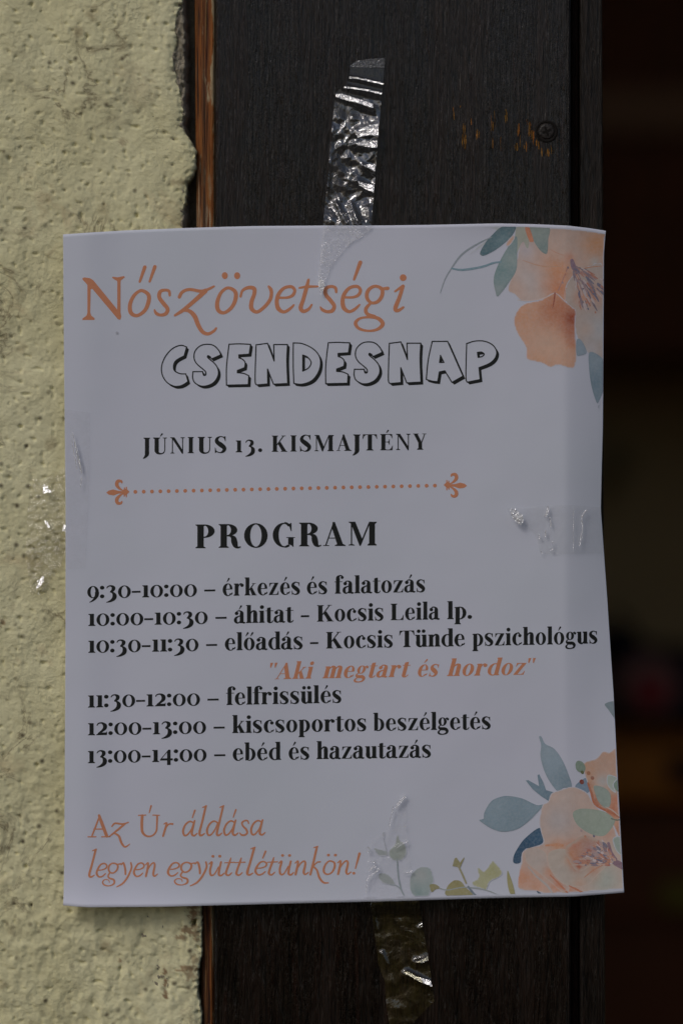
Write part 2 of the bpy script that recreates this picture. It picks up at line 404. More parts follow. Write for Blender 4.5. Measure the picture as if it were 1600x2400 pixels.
for a in (.35, .35 + math.pi / 2):
    L, W = 10.5, 2.6; V = []
    for y in (b - .00047, b - .00053):
        for (u_, v_) in ((-L, -W), (L, -W), (L, W), (-L, W)):
            V.append(((scx + u_ * math.cos(a) - v_ * math.sin(a) - 800) * PXM, y + (.0002 if a > 1 else 0) * .1, (1200 - scy + u_ * math.sin(a) + v_ * math.cos(a)) * PXM))
    o = mesh("cross_slot", V, [(0, 1, 2, 3), (4, 5, 6, 7), (0, 1, 5, 4), (1, 2, 6, 5), (2, 3, 7, 6), (3, 0, 4, 7)], M_HOLE)
    o.parent = head
o = None

# ------------------------------------------------------------------ paper sheet surface
TOP = [(150, 551), (210, 547), (300, 541), (425, 536), (520, 533), (600, 531), (760, 530), (900, 530), (1000, 529), (1164, 526), (1250, 528), (1325, 531), (1380, 536), (1418.5, 541)]
BOT = [(152.3, 2116), (180, 2118.5), (214, 2120), (383, 2120), (600, 2116.7), (800, 2112), (1000, 2106.6), (1178, 2102), (1344, 2099), (1400, 2095), (1460, 2090)]
LEFT = [(551, 150), (700, 151), (900, 153), (1180, 155.7), (1450, 155.7), (1800, 154), (2116, 152.3)]
RIGHT = [(541, 1418.5), (595, 1414.8), (787, 1414), (1000, 1413), (1100, 1410.5), (1194, 1408.7), (1296, 1416), (1400, 1423.5), (1620, 1437.7), (1850, 1448), (2090, 1460)]
def f_top(x): return np.interp(x, *zip(*TOP))
def f_bot(x): return np.interp(x, *zip(*BOT))
def f_left(y): return np.interp(y, *zip(*LEFT))
def f_right(y): return np.interp(y, *zip(*RIGHT))
def depth(px, py):
    px = np.asarray(px, float); py = np.asarray(py, float)
    g = np.interp(py, [500, 600, 900, 1200, 1450, 1700, 2100, 2200], [.55, .75, .95, 1.2, .95, .65, .25, .2])
    d = -.0022 + np.clip((px - 1322) / 92.0, 0, 1.6) ** 1.25 * .0042 * g
    d += .0004 * np.sin((px - 150) / 210.0) * np.sin(py / 330.0) + .0003 * np.sin((px + .35 * py) / 95.0) * sm(150, 500, py - 400)
    d -= .0009 * np.exp(-((px - 205) / 55.0) ** 2) * (.6 + .4 * np.sin(py / 240.0))
    # the top and bottom edges lift a little off the wall
    d -= .0016 * np.exp(-(py - 520) / 26.0) * sm(850, 1300, px)
    d -= .0030 * np.exp(-np.clip(2125 - py, 0, None) / 45.0) * (1 - sm(250, 760, px))
    d -= .0012 * np.exp(-np.clip(2125 - py, 0, None) / 30.0)
    d -= .0012 * sm(1380, 1470, px) * sm(1400, 2100, py)
    return d
def on_paper(px, py, lift):
    px = np.asarray(px, float); py = np.asarray(py, float)
    return np.stack([(px - 800) * PXM, depth(px, py) - lift, (1200 - py) * PXM], -1)
poster = empty("poster", (P(800, 2116)[0], -.002, P(0, 2116)[2]))
nx, ny = 180, 210
uu = np.concatenate([[0, .0006], np.linspace(0, 1, nx - 2)[1:-1], [.9994, 1]]); vv = np.linspace(0, 1, ny)
U, W_ = np.meshgrid(uu, vv)
PX = 150 + U * 1290; PY = 540 + W_ * 1570
for _ in range(6):
    xl = f_left(PY); xr = f_right(PY); PX = xl + U * (xr - xl)
    yt = f_top(PX); yb = f_bot(PX); PY = yt + W_ * (yb - yt)
V = on_paper(PX, PY, 0).reshape(-1, 3)
sheet = mesh("paper_sheet", V, grid(nx, ny), M_PAPER, None, True); child(sheet, poster)
sol = sheet.modifiers.new("thickness", 'SOLIDIFY'); sol.thickness = .0001; sol.offset = -1
sheet.data.flip_normals() if sheet.data.polygons[0].normal.y > 0 else None
props(poster, "white paper programme poster with peach flowers in two corners, taped across wall and door frame", "poster")

# ------------------------------------------------------------------ shapes, strokes and glyphs
def cr(pts, closed=False, n=6):           # Catmull-Rom through points of any dimension
    p = [np.array(q, float) for q in pts]; N = len(p); out = []
    if N < 3 and not closed:
        return [p[0] + (p[-1] - p[0]) * t for t in np.linspace(0, 1, 3)]
    rngi = range(N if closed else N - 1)
    for i in rngi:
        if closed: a, b_, c, d = p[i - 1], p[i], p[(i + 1) % N], p[(i + 2) % N]
        else: a, b_, c, d = p[max(i - 1, 0)], p[i], p[i + 1], p[min(i + 2, N - 1)]
        for k in range(n):
            t = k / n
            out.append(.5 * ((2 * b_) + (c - a) * t + (2 * a - 5 * b_ + 4 * c - d) * t * t + (3 * b_ - a - 3 * c + d) * t ** 3))
    if not closed: out.append(p[-1])
    return out
BOLD = False
def stroke(pts, closed=False, n=6, caps=True):
    c = cr(pts, closed, n); N = len(c); L = []; Rr = []
    for i in range(N):
        a = c[i - 1] if (i or closed) else c[i]; b_ = c[(i + 1) % N] if (i < N - 1 or closed) else c[i]
        t = b_[:2] - a[:2]; l = math.hypot(*t) or 1; nrm = np.array((-t[1], t[0])) / l
        w = max(c[i][2], .3) / 2 if c[i][2] < 14 or not BOLD else max(c[i][2] + 14, 0) / 2
        L.append(c[i][:2] + nrm * w); Rr.append(c[i][:2] - nrm * w)
    polys = []
    for i in range(N if closed else N - 1):
        j = (i + 1) % N; polys.append([L[i], L[j], Rr[j], Rr[i]])
    if caps and not closed:
        for e in (c[0], c[-1]): polys.append(circ(e[0], e[1], e[2] * .49, 8))
    return polys
def circ(x, y, r, n=14, ry=None):
    ry = ry or r
    return [np.array((x + r * math.cos(2 * math.pi * i / n), y + ry * math.sin(2 * math.pi * i / n))) for i in range(n)]
def ringarc(cx, cy, rx, ry, ix, iy, a0=0, a1=360, sx=0, sy=0, n=26):
    A = np.radians(np.linspace(a0, a1, n)); polys = []
    if BOLD: ix -= 6; iy -= 8
    O = [(cx + rx * math.cos(a), cy + ry * math.sin(a)) for a in A]
    I = [(cx + sx + ix * math.cos(a), cy + sy + iy * math.sin(a)) for a in A]
    for i in range(n - 1): polys.append([np.array(O[i]), np.array(O[i + 1]), np.array(I[i + 1]), np.array(I[i])])
    return polys
def pl(*pts): return [np.array(q, float) for q in pts]
def inpoly(px, py, poly):
    ins = np.zeros(px.shape, bool); n = len(poly)
    for i in range(n):
        x1, y1 = poly[i - 1]; x2, y2 = poly[i]
        if y1 == y2: continue
        c = ((y1 > py) != (y2 > py)) & (px < (x2 - x1) * (py - y1) / (y2 - y1) + x1)
        ins ^= c
    return ins
def triangulate(polys, holes=(), extra=None, need=None):
    """Union of all polygons minus holes -> verts, tris (constrained Delaunay)."""
    vs = []; fs = []; idx = {}
    def vi(q):
        k = (round(float(q[0]), 2), round(float(q[1]), 2))
        if k not in idx: idx[k] = len(vs); vs.append(Vector(k))
        return idx[k]
    nP = len(polys)
    for pgn in list(polys) + list(holes):
        f = []
        for q in pgn:
            k = vi(q)
            if not f or f[-1] != k: f.append(k)
        if len(f) > 1 and f[0] == f[-1]: f.pop()
        if len(set(f)) < 3: f = []
        if f:
            ar = sum(vs[f[i - 1]].x * vs[f[i]].y - vs[f[i]].x * vs[f[i - 1]].y for i in range(len(f)))
            if ar < 0: f = f[::-1]
        fs.append(f)
    keep = [i for i, f in enumerate(fs) if f]
    if extra is not None:
        for q in extra: vi(q)
    eds = set()
    for i in keep:
        f = fs[i]
        for j in range(len(f)):
            if f[j - 1] != f[j]: eds.add((min(f[j - 1], f[j]), max(f[j - 1], f[j])))
    ov, oe, of, _, _, _ = delaunay_2d_cdt(vs, list(eds), [], 0, 1e-4)
    A = np.array([(v.x, v.y) for v in ov]); tr = np.array([f[:3] for f in of]); cen = A[tr].mean(1)
    e1 = A[tr[:, 1]] - A[tr[:, 0]]; e2 = A[tr[:, 2]] - A[tr[:, 0]]; area = np.abs(e1[:, 0] * e2[:, 1] - e1[:, 1] * e2[:, 0])
    mem = {}
    for i in keep:                        # which shapes each triangle lies in, by even-odd test of its centroid
        pg = [(vs[k].x, vs[k].y) for k in fs[i]]
        px = [q[0] for q in pg]; py = [q[1] for q in pg]
        cand = np.nonzero((cen[:, 0] > min(px)) & (cen[:, 0] < max(px)) & (cen[:, 1] > min(py)) & (cen[:, 1] < max(py)))[0]
        if len(cand):
            for k in cand[inpoly(cen[cand, 0], cen[cand, 1], pg)]: mem.setdefault(int(k), []).append(i)
    T = []
    for k, src in mem.items():
        if area[k] < 1e-6 or any(q >= nP for q in src): continue
        if need and not need(src): continue
        T.append(tuple(int(q) for q in tr[k]))
    return [(v.x, v.y) for v in ov], T

M_BARE = mat_wood("bare_wood", (.06, .025, .004), (.30, .155, .026), .6, spec=.2)
random.seed(3); V = []; F = []
for x, y0, y1, w in ((222,750,905,8),(238,820,912,14),(165,650,730,5),(208,640,655,6),(270,720,760,5),(308,785,850,8),(415,670,780,6),(405,740,800,10),(407,840,905,7),(488,660,740,8),(480,700,750,5),(560,750,830,14),(575,820,900,6),(555,870,920,16),(543,880,920,6),(612,720,760,6),(628,740,830,18),(645,790,850,14),(612,860,925,9),(600,880,905,6),(655,800,880,8),(690,860,910,14),(705,900,955,7),(745,905,955,16),(765,880,940,6),(780,910,935,5),(675,850,890,8),(455,830,920,4),(320,800,840,4),(730,920,950,6),(395,700,800,3),(232,760,820,4)):
    n = 9; prev = None
    for k in range(n + 1):
        t = k / n; yy = y0 + (y1 - y0) * t; hw = w * .5 * (.25 + .75 * math.sin(math.pi * min(1, t * 1.0 + .02)) ** .5) * random.uniform(.55, 1.15); xc = x + random.uniform(-1.5, 1.5) + 3 * math.sin(yy / 37)
        for sx in (-hw, hw):
            X = 1000 + (xc + sx) / 2.613; Y = yy / 2.613; tt = (X - 511) / 816
            V.append(((X - 800) * PXM, b + .0003 * math.sin(tt * 6.3) - .00004, (1200 - Y) * PXM))
    for k in range(n):
        q = len(V) - 2 * (n + 1) + 2 * k; F.append((q, q + 1, q + 3, q + 2))
o = mesh("bare_wood_scratches", V, F, M_BARE); child(o, frame)
# ---- bold didone roman, units 1000/em, y up --------------------------------------------------
G = {}; BOLD = True
def stem(x0, x1, y0, y1, bl=42, br=42, tl=0, tr=0, th=36):
    x0 -= 4; x1 += 4
    out = [pl((x0, y0), (x1, y0), (x1, y1), (x0, y1))]
    if bl or br: out.append(pl((x0 - bl, y0), (x1 + br, y0), (x1 + br, y0 + th * .7), (x1, y0 + th * 1.9), (x0, y0 + th * 1.9), (x0 - bl, y0 + th * .7)))
    if tl or tr: out.append(pl((x0 - tl, y1), (x1 + tr, y1), (x1 + tr, y1 - th * .7), (x1, y1 - th * 1.9), (x0, y1 - th * 1.9), (x0 - tl, y1 - th * .7)))
    return out
def flag(x0, y, w=46): return [pl((x0 - w, y - 30), (x0 - w, y - 8), (x0, y), (x0 + 60, y), (x0 + 20, y - 70))]
S_ = 152; XH = 520
def lower_stem(x0, top=XH, foot=True): return stem(x0, x0 + S_, 0, top, 42 if foot else 0, 38 if foot else 0) + flag(x0, top)
def bowlR(x, cy=260, rx=240, ry=272, t=140, join=30):    # right-hand bowl springing from a stem ending at x
    return ringarc(x - 20, cy, rx, ry, rx - t, ry - join, -100, 100, 0, 0)
def acute(cx, y=590): return [pl((cx - 40, y), (cx - 18, y), (cx + 75, y + 105), (cx + 92, y + 150), (cx + 70, y + 178), (cx + 28, y + 172), (cx + 6, y + 120))]
def shift(polys, dx, dy=0): return [[np.array((q[0] + dx, q[1] + dy)) for q in p] for p in polys]
sspine = lambda x0, w, h, t, hair: stroke([(x0 + w * .80, h * .93, hair), (x0 + w * .48, h * .985, hair + 6), (x0 + w * .21, h * .86, t * .62), (x0 + w * .20, h * .67, t * .92), (x0 + w * .52, h * .48, t * 1.12), (x0 + w * .80, h * .29, t * .92), (x0 + w * .74, h * .10, t * .62), (x0 + w * .45, h * .01, hair + 6), (x0 + w * .12, h * .09, hair)], caps=False)
G['s'] = sspine(30, 360, 535, 140, 26) + [pl((352, 525), (366, 525), (368, 365), (350, 365), (318, 455), (290, 500)), pl((48, -8), (62, -8), (110, 45), (85, 90), (62, 170), (44, 170))]
G['S'] = sspine(40, 480, 722, 165, 28) + [pl((455, 720), (478, 720), (480, 500), (462, 500), (420, 620), (360, 690)), pl((52, -10), (76, -10), (150, 50), (100, 110), (68, 230), (50, 230))]
G['o'] = ringarc(250, 260, 220, 274, 84, 246)
G['e'] = ringarc(245, 260, 215, 274, 95, 246, 62, 322, 22, 0) + ringarc(255, 300, 185, 234, 75, 208, 0, 78, 10, 0, 12) + [pl((120, 268), (432, 268), (440, 300), (120, 300))] + stroke([(380, 62, 60), (425, 105, 30), (440, 140, 18)], caps=False)
G['c'] = ringarc(245, 260, 215, 274, 92, 246, 58, 318, 25, 0) + [circ(352, 405, 70)] + stroke([(340, 480, 34), (300, 525, 30), (250, 534, 24)], caps=False) + stroke([(370, 52, 56), (415, 95, 28), (425, 125, 18)], caps=False)
G['a'] = stem(255, 400, 40, 380, 0, 0) + stroke([(400, 60, 70), (395, 18, 60), (430, 14, 46), (475, 30, 22)], caps=False) + [pl((255, 0), (400, 0), (400, 60), (255, 60))] + \
    stroke([(328, 370, 145), (322, 455, 120), (275, 515, 52), (205, 532, 32), (130, 505, 34)], caps=False) + [circ(120, 425, 76)] + \
    stroke([(300, 322, 28), (180, 285, 42), (85, 210, 92), (80, 90, 112), (150, 14, 52), (225, 35, 36), (275, 100, 24)], caps=False)
G['h'] = stem(62, 62 + S_, 0, 775) + flag(62, 775) + stroke([(205, 405, 26), (245, 470, 40), (312, 510, 62), (380, 465, 128), (392, 370, 150), (392, 300, 150)], caps=False) + stem(317, 467, 0, 320, 36, 42)
G['n'] = lower_stem(62) + stroke([(205, 405, 26), (245, 470, 40), (312, 510, 62), (380, 465, 128), (392, 370, 150), (392, 300, 150)], caps=False) + stem(317, 467, 0, 320, 36, 42)
G['m'] = lower_stem(62) + stroke([(205, 405, 26), (245, 470, 40), (312, 510, 62), (380, 465, 128), (392, 370, 150), (392, 300, 150)], caps=False) + stem(317, 467, 0, 320, 36, 36) + shift(stroke([(205, 405, 26), (245, 470, 40), (312, 510, 62), (380, 465, 128), (392, 370, 150), (392, 300, 150)], caps=False) + stem(317, 467, 0, 320, 36, 42), 255)
G['i'] = lower_stem(62) + [circ(140, 672, 84)]
G['l'] = stem(62, 62 + S_, 0, 775) + flag(62, 775)
G['r'] = lower_stem(62) + stroke([(205, 380, 26), (240, 455, 34), (300, 505, 36), (360, 500, 40)], caps=False) + [circ(365, 440, 74)]
G['k'] = stem(62, 62 + S_, 0, 775) + flag(62, 775) + stroke([(205, 225, 28), (410, 500, 28)], caps=False) + [pl((330, 496), (490, 496), (490, 520), (330, 520))] + [pl((230, 275), (330, 350), (500, 20), (330, 20))] + [pl((300, 0), (530, 0), (530, 24), (300, 24))]
G['t'] = [pl((75, 60), (75, 600), (100, 640), (225, 655), (225, 60)), pl((10, 492), (330, 492), (330, 520), (10, 520))] + stroke([(150, 90, 150), (165, 40, 120), (215, 8, 52), (285, 30, 30), (325, 95, 18)], caps=False)
G['f'] = stem(70, 70 + S_, 0, 600, 42, 46) + stroke([(146, 590, 152), (155, 700, 130), (220, 765, 50), (290, 770, 34), (330, 740, 34)], caps=False) + [circ(325, 690, 66)] + [pl((5, 492), (330, 492), (330, 520), (5, 520))]
G['z'] = [pl((60, 490), (60, 520), (425, 520), (425, 495), (185, 30), (425, 30), (425, 0), (30, 0), (30, 24), (268, 490)), pl((60, 520), (52, 520), (45, 355), (62, 355), (105, 455), (170, 492)), pl((430, 0), (440, 170), (422, 170), (380, 65), (310, 28))]
G['p'] = stem(62, 62 + S_, -225, XH) + flag(62, XH) + ringarc(225, 258, 245, 274, 110, 240, -118, 118)
G['b'] = [pl((62, 0), (62 + S_, 60), (62 + S_, 775), (62, 775))] + flag(62, 775) + ringarc(225, 260, 245, 274, 110, 242, -125, 118) + [pl((62, 0), (90, 0), (214, 60), (214, 120), (62, 60))]
G['d'] = stem(325, 325 + S_, 0, 775, 0, 42) + flag(325, 775) + ringarc(270, 258, 245, 272, 110, 240, 62, 298)
G['g'] = ringarc(215, 352, 170, 182, 62, 158) + stroke([(330, 440, 26), (375, 495, 30), (430, 500, 36)], caps=False) + [circ(430, 455, 52)] + \
    stroke([(130, 200, 24), (75, 145, 40), (90, 75, 90), (190, 45, 116), (320, 35, 122), (400, -45, 106), (360, -150, 62), (220, -190, 34), (90, -165, 60), (50, -100, 66), (95, -30, 34), (160, 5, 24)], caps=False)
G['u'] = [pl((62, 180), (62, 520), (214, 520), (214, 180))] + flag(62, 520) + flag(317, 520) + stroke([(138, 240, 152), (142, 110, 148), (195, 35, 90), (262, 18, 44), (325, 95, 26)], caps=False) + stem(317, 467, 0, 520, 0, 42)
# capitals
CS = 168
def cstem(x, y1=708): return stem(x, x + CS, 0, y1, 52, 52, 52, 52, 30)
G['I'] = cstem(60)
G['J'] = stem(110, 110 + CS, 60, 708, 0, 0, 62, 40) + stroke([(194, 110, 168), (188, -20, 160), (130, -120, 96), (60, -185, 44), (20, -200, 14)], caps=False)
G['U'] = stem(75, 75 + CS, 200, 708, 0, 0, 58, 55) + stroke([(159, 230, 168), (165, 110, 160), (225, 25, 92), (320, -2, 46), (420, 25, 36), (480, 110, 28), (496, 240, 26), (496, 708, 26)], caps=False) + [pl((408, 708), (590, 708), (590, 688), (510, 655), (483, 655), (408, 688))]
G['N'] = [pl((10, 708), (195, 708), (560, 130), (560, -12), (520, -12), (100, 640), (10, 688))] + stroke([(108, 0, 26), (108, 660, 26)], caps=False) + stroke([(548, 0, 26), (548, 708, 26)], caps=False) + [pl((20, 0), (200, 0), (200, 20), (120, 52), (96, 52), (20, 20)), pl((455, 708), (640, 708), (640, 688), (560, 655), (535, 655), (455, 688))]
G['K'] = cstem(60) + stroke([(225, 290, 30), (520, 690, 30)], caps=False) + [pl((430, 682), (620, 682), (620, 708), (430, 708)), pl((270, 350), (385, 440), (650, 25), (455, 25)), pl((400, 0), (690, 0), (690, 26), (400, 26))]
G['M'] = [pl((10, 708), (215, 708), (420, 210), (380, -12), (345, -12), (85, 650), (10, 688))] + stroke([(100, 0, 26), (100, 680, 26)], caps=False) + stroke([(365, 10, 32), (655, 700, 30)], caps=False) + stem(640, 640 + CS, 0, 708, 52, 52, 0, 52) + [pl((10, 0), (195, 0), (195, 20), (112, 52), (88, 52), (10, 20))]
G['A'] = [pl((300, 715), (375, 715), (640, 20), (455, 20), (285, 520))] + stroke([(90, 10, 26), (318, 640, 26)], caps=False) + [pl((160, 222), (480, 222), (480, 248), (160, 248)), pl((5, 0), (195, 0), (195, 22), (5, 22)), pl((370, 0), (710, 0), (710, 22), (640, 60), (455, 60), (370, 22))]
G['T'] = stem(232, 232 + CS, 0, 708, 62, 62) + [pl((25, 680), (605, 680), (605, 708), (25, 708)), pl((25, 708), (8, 505), (28, 505), (75, 620), (150, 680)), pl((605, 708), (622, 505), (602, 505), (555, 620), (480, 680))]
G['E'] = cstem(60) + [pl((225, 680), (520, 680), (520, 708), (225, 708)), pl((225, 0), (530, 0), (530, 28), (225, 28)), pl((530, 708), (545, 520), (526, 520), (480, 625), (400, 680)), pl((545, 0), (560, 205), (540, 205), (490, 95), (400, 28)), pl((225, 345), (360, 345), (360, 372), (225, 372)), pl((420, 485), (402, 485), (380, 410), (340, 372), (340, 345), (380, 300), (402, 235), (420, 235))]
G['L'] = cstem(60) + [pl((225, 0), (530, 0), (530, 28), (225, 28)), pl((540, 0), (560, 225), (540, 225), (490, 100), (400, 28))]
G['Y'] = stem(255, 255 + CS, 0, 320, 60, 60) + [pl((35, 690), (215, 690), (423, 310), (255, 290)), pl((-5, 684), (270, 684), (270, 708), (-5, 708)), pl((440, 684), (640, 684), (640, 708), (440, 708))] + stroke([(400, 300, 34), (560, 695, 30)], caps=False)
G['P'] = cstem(60) + ringarc(250, 510, 280, 200, 110, 172, -95, 95) + [pl((220, 680), (260, 680), (260, 708), (220, 708)), pl((220, 310), (260, 310), (260, 340), (220, 340))]
G['R'] = cstem(60) + ringarc(250, 530, 270, 180, 100, 152, -95, 95) + [pl((220, 680), (260, 680), (260, 708), (220, 708))] + stroke([(240, 358, 26), (330, 350, 40), (410, 290, 130), (440, 170, 155), (475, 60, 120), (540, 10, 46), (615, 35, 22)], caps=False)
G['O'] = ringarc(350, 352, 330, 368, 165, 340)
G['G'] = ringarc(355, 352, 335, 368, 170, 340, 50, 300) + stroke([(530, 635, 40), (420, 708, 30), (355, 720, 26)], caps=False) + [pl((545, 715), (560, 715), (565, 470), (545, 470), (505, 590), (450, 660)), pl((410, 290), (665, 290), (665, 268), (410, 268))] + [pl((465, 285), (620, 285), (620, 0), (600, 0), (560, 45), (465, 80))] + stroke([(365, -3, 28), (430, 8, 40), (500, 55, 50)], caps=False)
# old style figures
G['0'] = ringarc(265, 258, 240, 272, 118, 246)
G['1'] = stem(90, 90 + 145, 0, 520, 60, 55) + [pl((90, 520), (235, 520), (235, 440), (90, 455), (30, 492), (25, 515))]
G['2'] = [pl((30, 0), (425, 0), (435, 150), (420, 150), (395, 110), (170, 110), (30, 30))] + stroke([(110, 60, 60), (260, 190, 80), (345, 300, 130), (340, 430, 130), (235, 520, 54), (110, 500, 34), (55, 410, 24)], caps=False)
G['3'] = stroke([(60, 420, 22), (115, 500, 34), (215, 522, 50), (310, 450, 120), (290, 340, 110), (190, 262, 28)], caps=False) + stroke([(180, 262, 24), (280, 230, 60), (350, 120, 140), (330, -20, 140), (220, -120, 90), (110, -165, 40), (40, -180, 12)], caps=False)
G['4'] = [pl((15, 60), (15, 90), (330, 520), (415, 520), (415, -135), (285, -135), (285, 60)), pl((400, 60), (500, 60), (500, 150), (400, 150))]; G['4h'] = [pl((95, 150), (285, 150), (285, 405))]
G['9'] = ringarc(235, 270, 215, 262, 95, 238) + stroke([(385, 270, 140), (370, 110, 130), (290, -30, 84), (190, -120, 44), (100, -165, 14)], caps=False)
G[':'] = [circ(95, 80, 84), circ(95, 450, 84)]
G['.'] = [circ(95, 80, 86)]
G['-'] = [pl((10, 205), (340, 205), (340, 285), (10, 285))]
G['–'] = [pl((0, 205), (470, 205), (470, 285), (0, 285))]
G['"'] = [pl((60, 740), (165, 740), (135, 520), (100, 520)), pl((225, 740), (330, 740), (300, 520), (265, 520))]
ADV = {'s': 425, 'S': 560, 'o': 500, 'e': 480, 'c': 460, 'a': 485, 'h': 525, 'n': 525, 'm': 780, 'i': 272, 'l': 272, 'r': 455, 'k': 530, 't': 335, 'f': 330, 'z': 465, 'p': 505, 'b': 500,
       'd': 520, 'g': 485, 'u': 525, 'K': 700, 'L': 585, 'T': 630, 'A': 710, '0': 530, '1': 305, '2': 465, '3': 455, '4': 520, '9': 480, ':': 205, '.': 210, '-': 370, '–': 480, '"': 380, ' ': 230}
ACC = {'é': ('e', 240), 'á': ('a', 250), 'ó': ('o', 250), 'Ú': ('U', 330), 'É': ('E', 300)}
for k, (b_, cx) in ACC.items():
    if k.isupper(): G[k] = G[b_] + shift([[np.array((q[0], (q[1] - 590) * .8 + 590)) for q in acute(cx)[0]]], 0, 160)
    else: G[k] = G[b_] + acute(cx)
    ADV[k] = ADV.get(b_, 600)
G['ü'] = G['u'] + [circ(160, 672, 76), circ(360, 672, 76)]; ADV['ü'] = 525
G['ő'] = G['o'] + shift(acute(150), -10) + shift(acute(330), 0); ADV['ő'] = 500
BOLD = False
_cache = {}
def glyph_mesh(ch):
    if ch not in _cache:
        _cache[ch] = triangulate(G[ch], G.get(ch + 'h', ())) 
    return _cache[ch]

class Ink:
    """collects flat printed shapes in photo pixels and lays them on the paper."""
    def __init__(s): s.V = []; s.F = []
    def add(s, vs, tris, f):
        k = len(s.V); s.V += [f(x, y) for x, y in vs]; s.F += [tuple(i + k for i in t) for t in tris]
    def polys(s, polys, f=lambda x, y: (x, y), holes=()):
        vs, t = triangulate(polys, holes); s.add(vs, t, f)
    def build(s, name, mat, lift=.00005, parent=None):
        A = np.array(s.V); V = on_paper(A[:, 0], A[:, 1], lift)
        F = []
        for t in s.F:                     # face the camera
            a, b_, c = (A[i] for i in t[:3])
            ar = (b_[0] - a[0]) * (c[1] - a[1]) - (b_[1] - a[1]) * (c[0] - a[0])
            F.append(t if ar < 0 else t[::-1])
        o = mesh(name, V, F, mat); child(o, parent or poster); return o
def roman(ink, text, x0, x1, base, em, shear=0, track=0):
    """base: function px -> baseline py.  The word's ink spans x0..x1."""
    pen = 0; items = []
    for ch in text:
        if ch != ' ': items.append((ch, pen))
        pen += ADV[ch] + track
    lo = min(p + min(v[0] + shear * v[1] for v in glyph_mesh(c)[0]) for c, p in items); hi = max(p + max(v[0] + shear * v[1] for v in glyph_mesh(c)[0]) for c, p in items)
    k = (x1 - x0) / (hi - lo); e = em / 1000.0
    for ch, p in items:
        vs, t = glyph_mesh(ch)
        def f(x, y):
            X = x0 + (p + x + shear * y - lo) * k
            return (X, base(X) - y * e)
        ink.add(vs, t, f)
def caps_line(ink, spec, base, em):
    for ch, a, b_ in spec:
        vs, t = glyph_mesh(ch); lo = min(v[0] for v in vs); hi = max(v[0] for v in vs); k = (b_ - a) / (hi - lo)
        ink.add(vs, t, lambda x, y: (a + (x - lo) * k, base(a) - y * em / 1000.0))
def bl(x0, y0, x1, y1): return lambda x: y0 + (y1 - y0) * (x - x0) / (x1 - x0)

# date line
ink = Ink()
z = lambda v: 320 + v / 6.533
caps_line(ink, [('J', z(105), z(215)), ('Ú', z(262), z(475)), ('N', z(522), z(745)), ('I', z(790), z(885)), ('U', z(942), z(1162)), ('S', z(1203), z(1380))], bl(448.6, 1062.3, 987, 1054.3), 53.4)
z = lambda v: 320 + v / 4.3556
caps_line(ink, [('1', z(1015), z(1082)), ('3', z(1112), z(1212)), ('.', z(1243), z(1285))], bl(448.6, 1062, 987, 1054), 53.4)
z = lambda v: 620 + v / 3.92
caps_line(ink, [('K', z(68), z(210)), ('I', z(238), z(295)), ('S', z(325), z(428)), ('M', z(458), z(635)), ('A', z(658), z(797)), ('J', z(806), z(878)), ('T', z(898), z(1032)), ('É', z(1060), z(1175)), ('N', z(1203), z(1337)), ('Y', z(1360), z(1483))], bl(448.6, 1062, 987, 1054), 53.4)
ink.build("date_line", M_BLACK)
ink = Ink(); z = lambda v: 440 + v / 3.4087
caps_line(ink, [('P', z(65), z(218)), ('R', z(250), z(428)), ('O', z(453), z(640)), ('G', z(680), z(858)), ('R', z(890), z(1068)), ('A', z(1080), z(1260)), ('M', z(1283), z(1507))], bl(471, 1284.5, 850.7, 1277.7), 78.5)
ink.build("programme_heading", M_BLACK)
LINES = [
 ([("9:30-10:00", 206.6, 462.7), ("–", 479.9, 505.6), ("érkezés", 522.7, 703.1), ("és", 719.2, 766.6), ("falatozás", 783.5, 995.1)], bl(289, 1400.6, 932, 1388.2)),
 ([("10:00-10:30", 208.8, 487.9), ("–", 506, 532), ("áhitat", 549, 688.4), ("-", 705, 724.6), ("Kocsis", 742.8, 897.9), ("Leila", 914.8, 1029.6), ("lp.", 1046.8, 1104.8)], bl(215.4, 1466.4, 1053, 1450.6)),
 ([("10:30-11:30", 208.8, 466.5), ("–", 484, 510), ("előadás", 528, 709.3), ("-", 726.4, 746), ("Kocsis", 764.2, 919.6), ("Tünde", 934.9, 1088), ("pszichológus", 1105.6, 1399.5)], bl(215.4, 1529.2, 1172, 1512)),
 ([("11:30-12:00", 208.2, 470), ("–", 487.3, 513.6), ("felfrissülés", 530.7, 799.6)], bl(215.4, 1657, 742, 1647.2)),
 ([("12:00-13:00", 208.2, 484.1), ("–", 501.6, 527.5), ("kiscsoportos", 545, 857.7), ("beszélgetés", 873.8, 1148.2)], bl(215.4, 1721.8, 1092, 1708.5)),
 ([("13:00-14:00", 208.2, 485.2), ("–", 502.9, 528.9), ("ebéd", 546.3, 659.2), ("és", 676.6, 724.7), ("hazautazás", 741.7, 1008.7)], bl(215.4, 1786.9, 940, 1774.8))]
for words, base in LINES:
    ink = Ink()
    for w, a, c in words: roman(ink, w, a, c, base, 54.5)
    ink.build("programme_line", M_BLACK)
ink = Ink(); base = bl(672, 1590.4, 1184, 1581.2)
roman(ink, '"', 633.5, 651, base, 52, .22); roman(ink, "Aki", 644, 736, base, 53, .24, 25)
roman(ink, "megtart", 755.4, 961.6, base, 53, .24, 20); roman(ink, "és", 978.2, 1028.1, base, 53, .24, 20)
roman(ink, "hordoz", 1046, 1232, base, 53, .24, 20); roman(ink, '"', 1236, 1254, base, 52, .22)
ink.build("quotation_line", M_ORANGE)

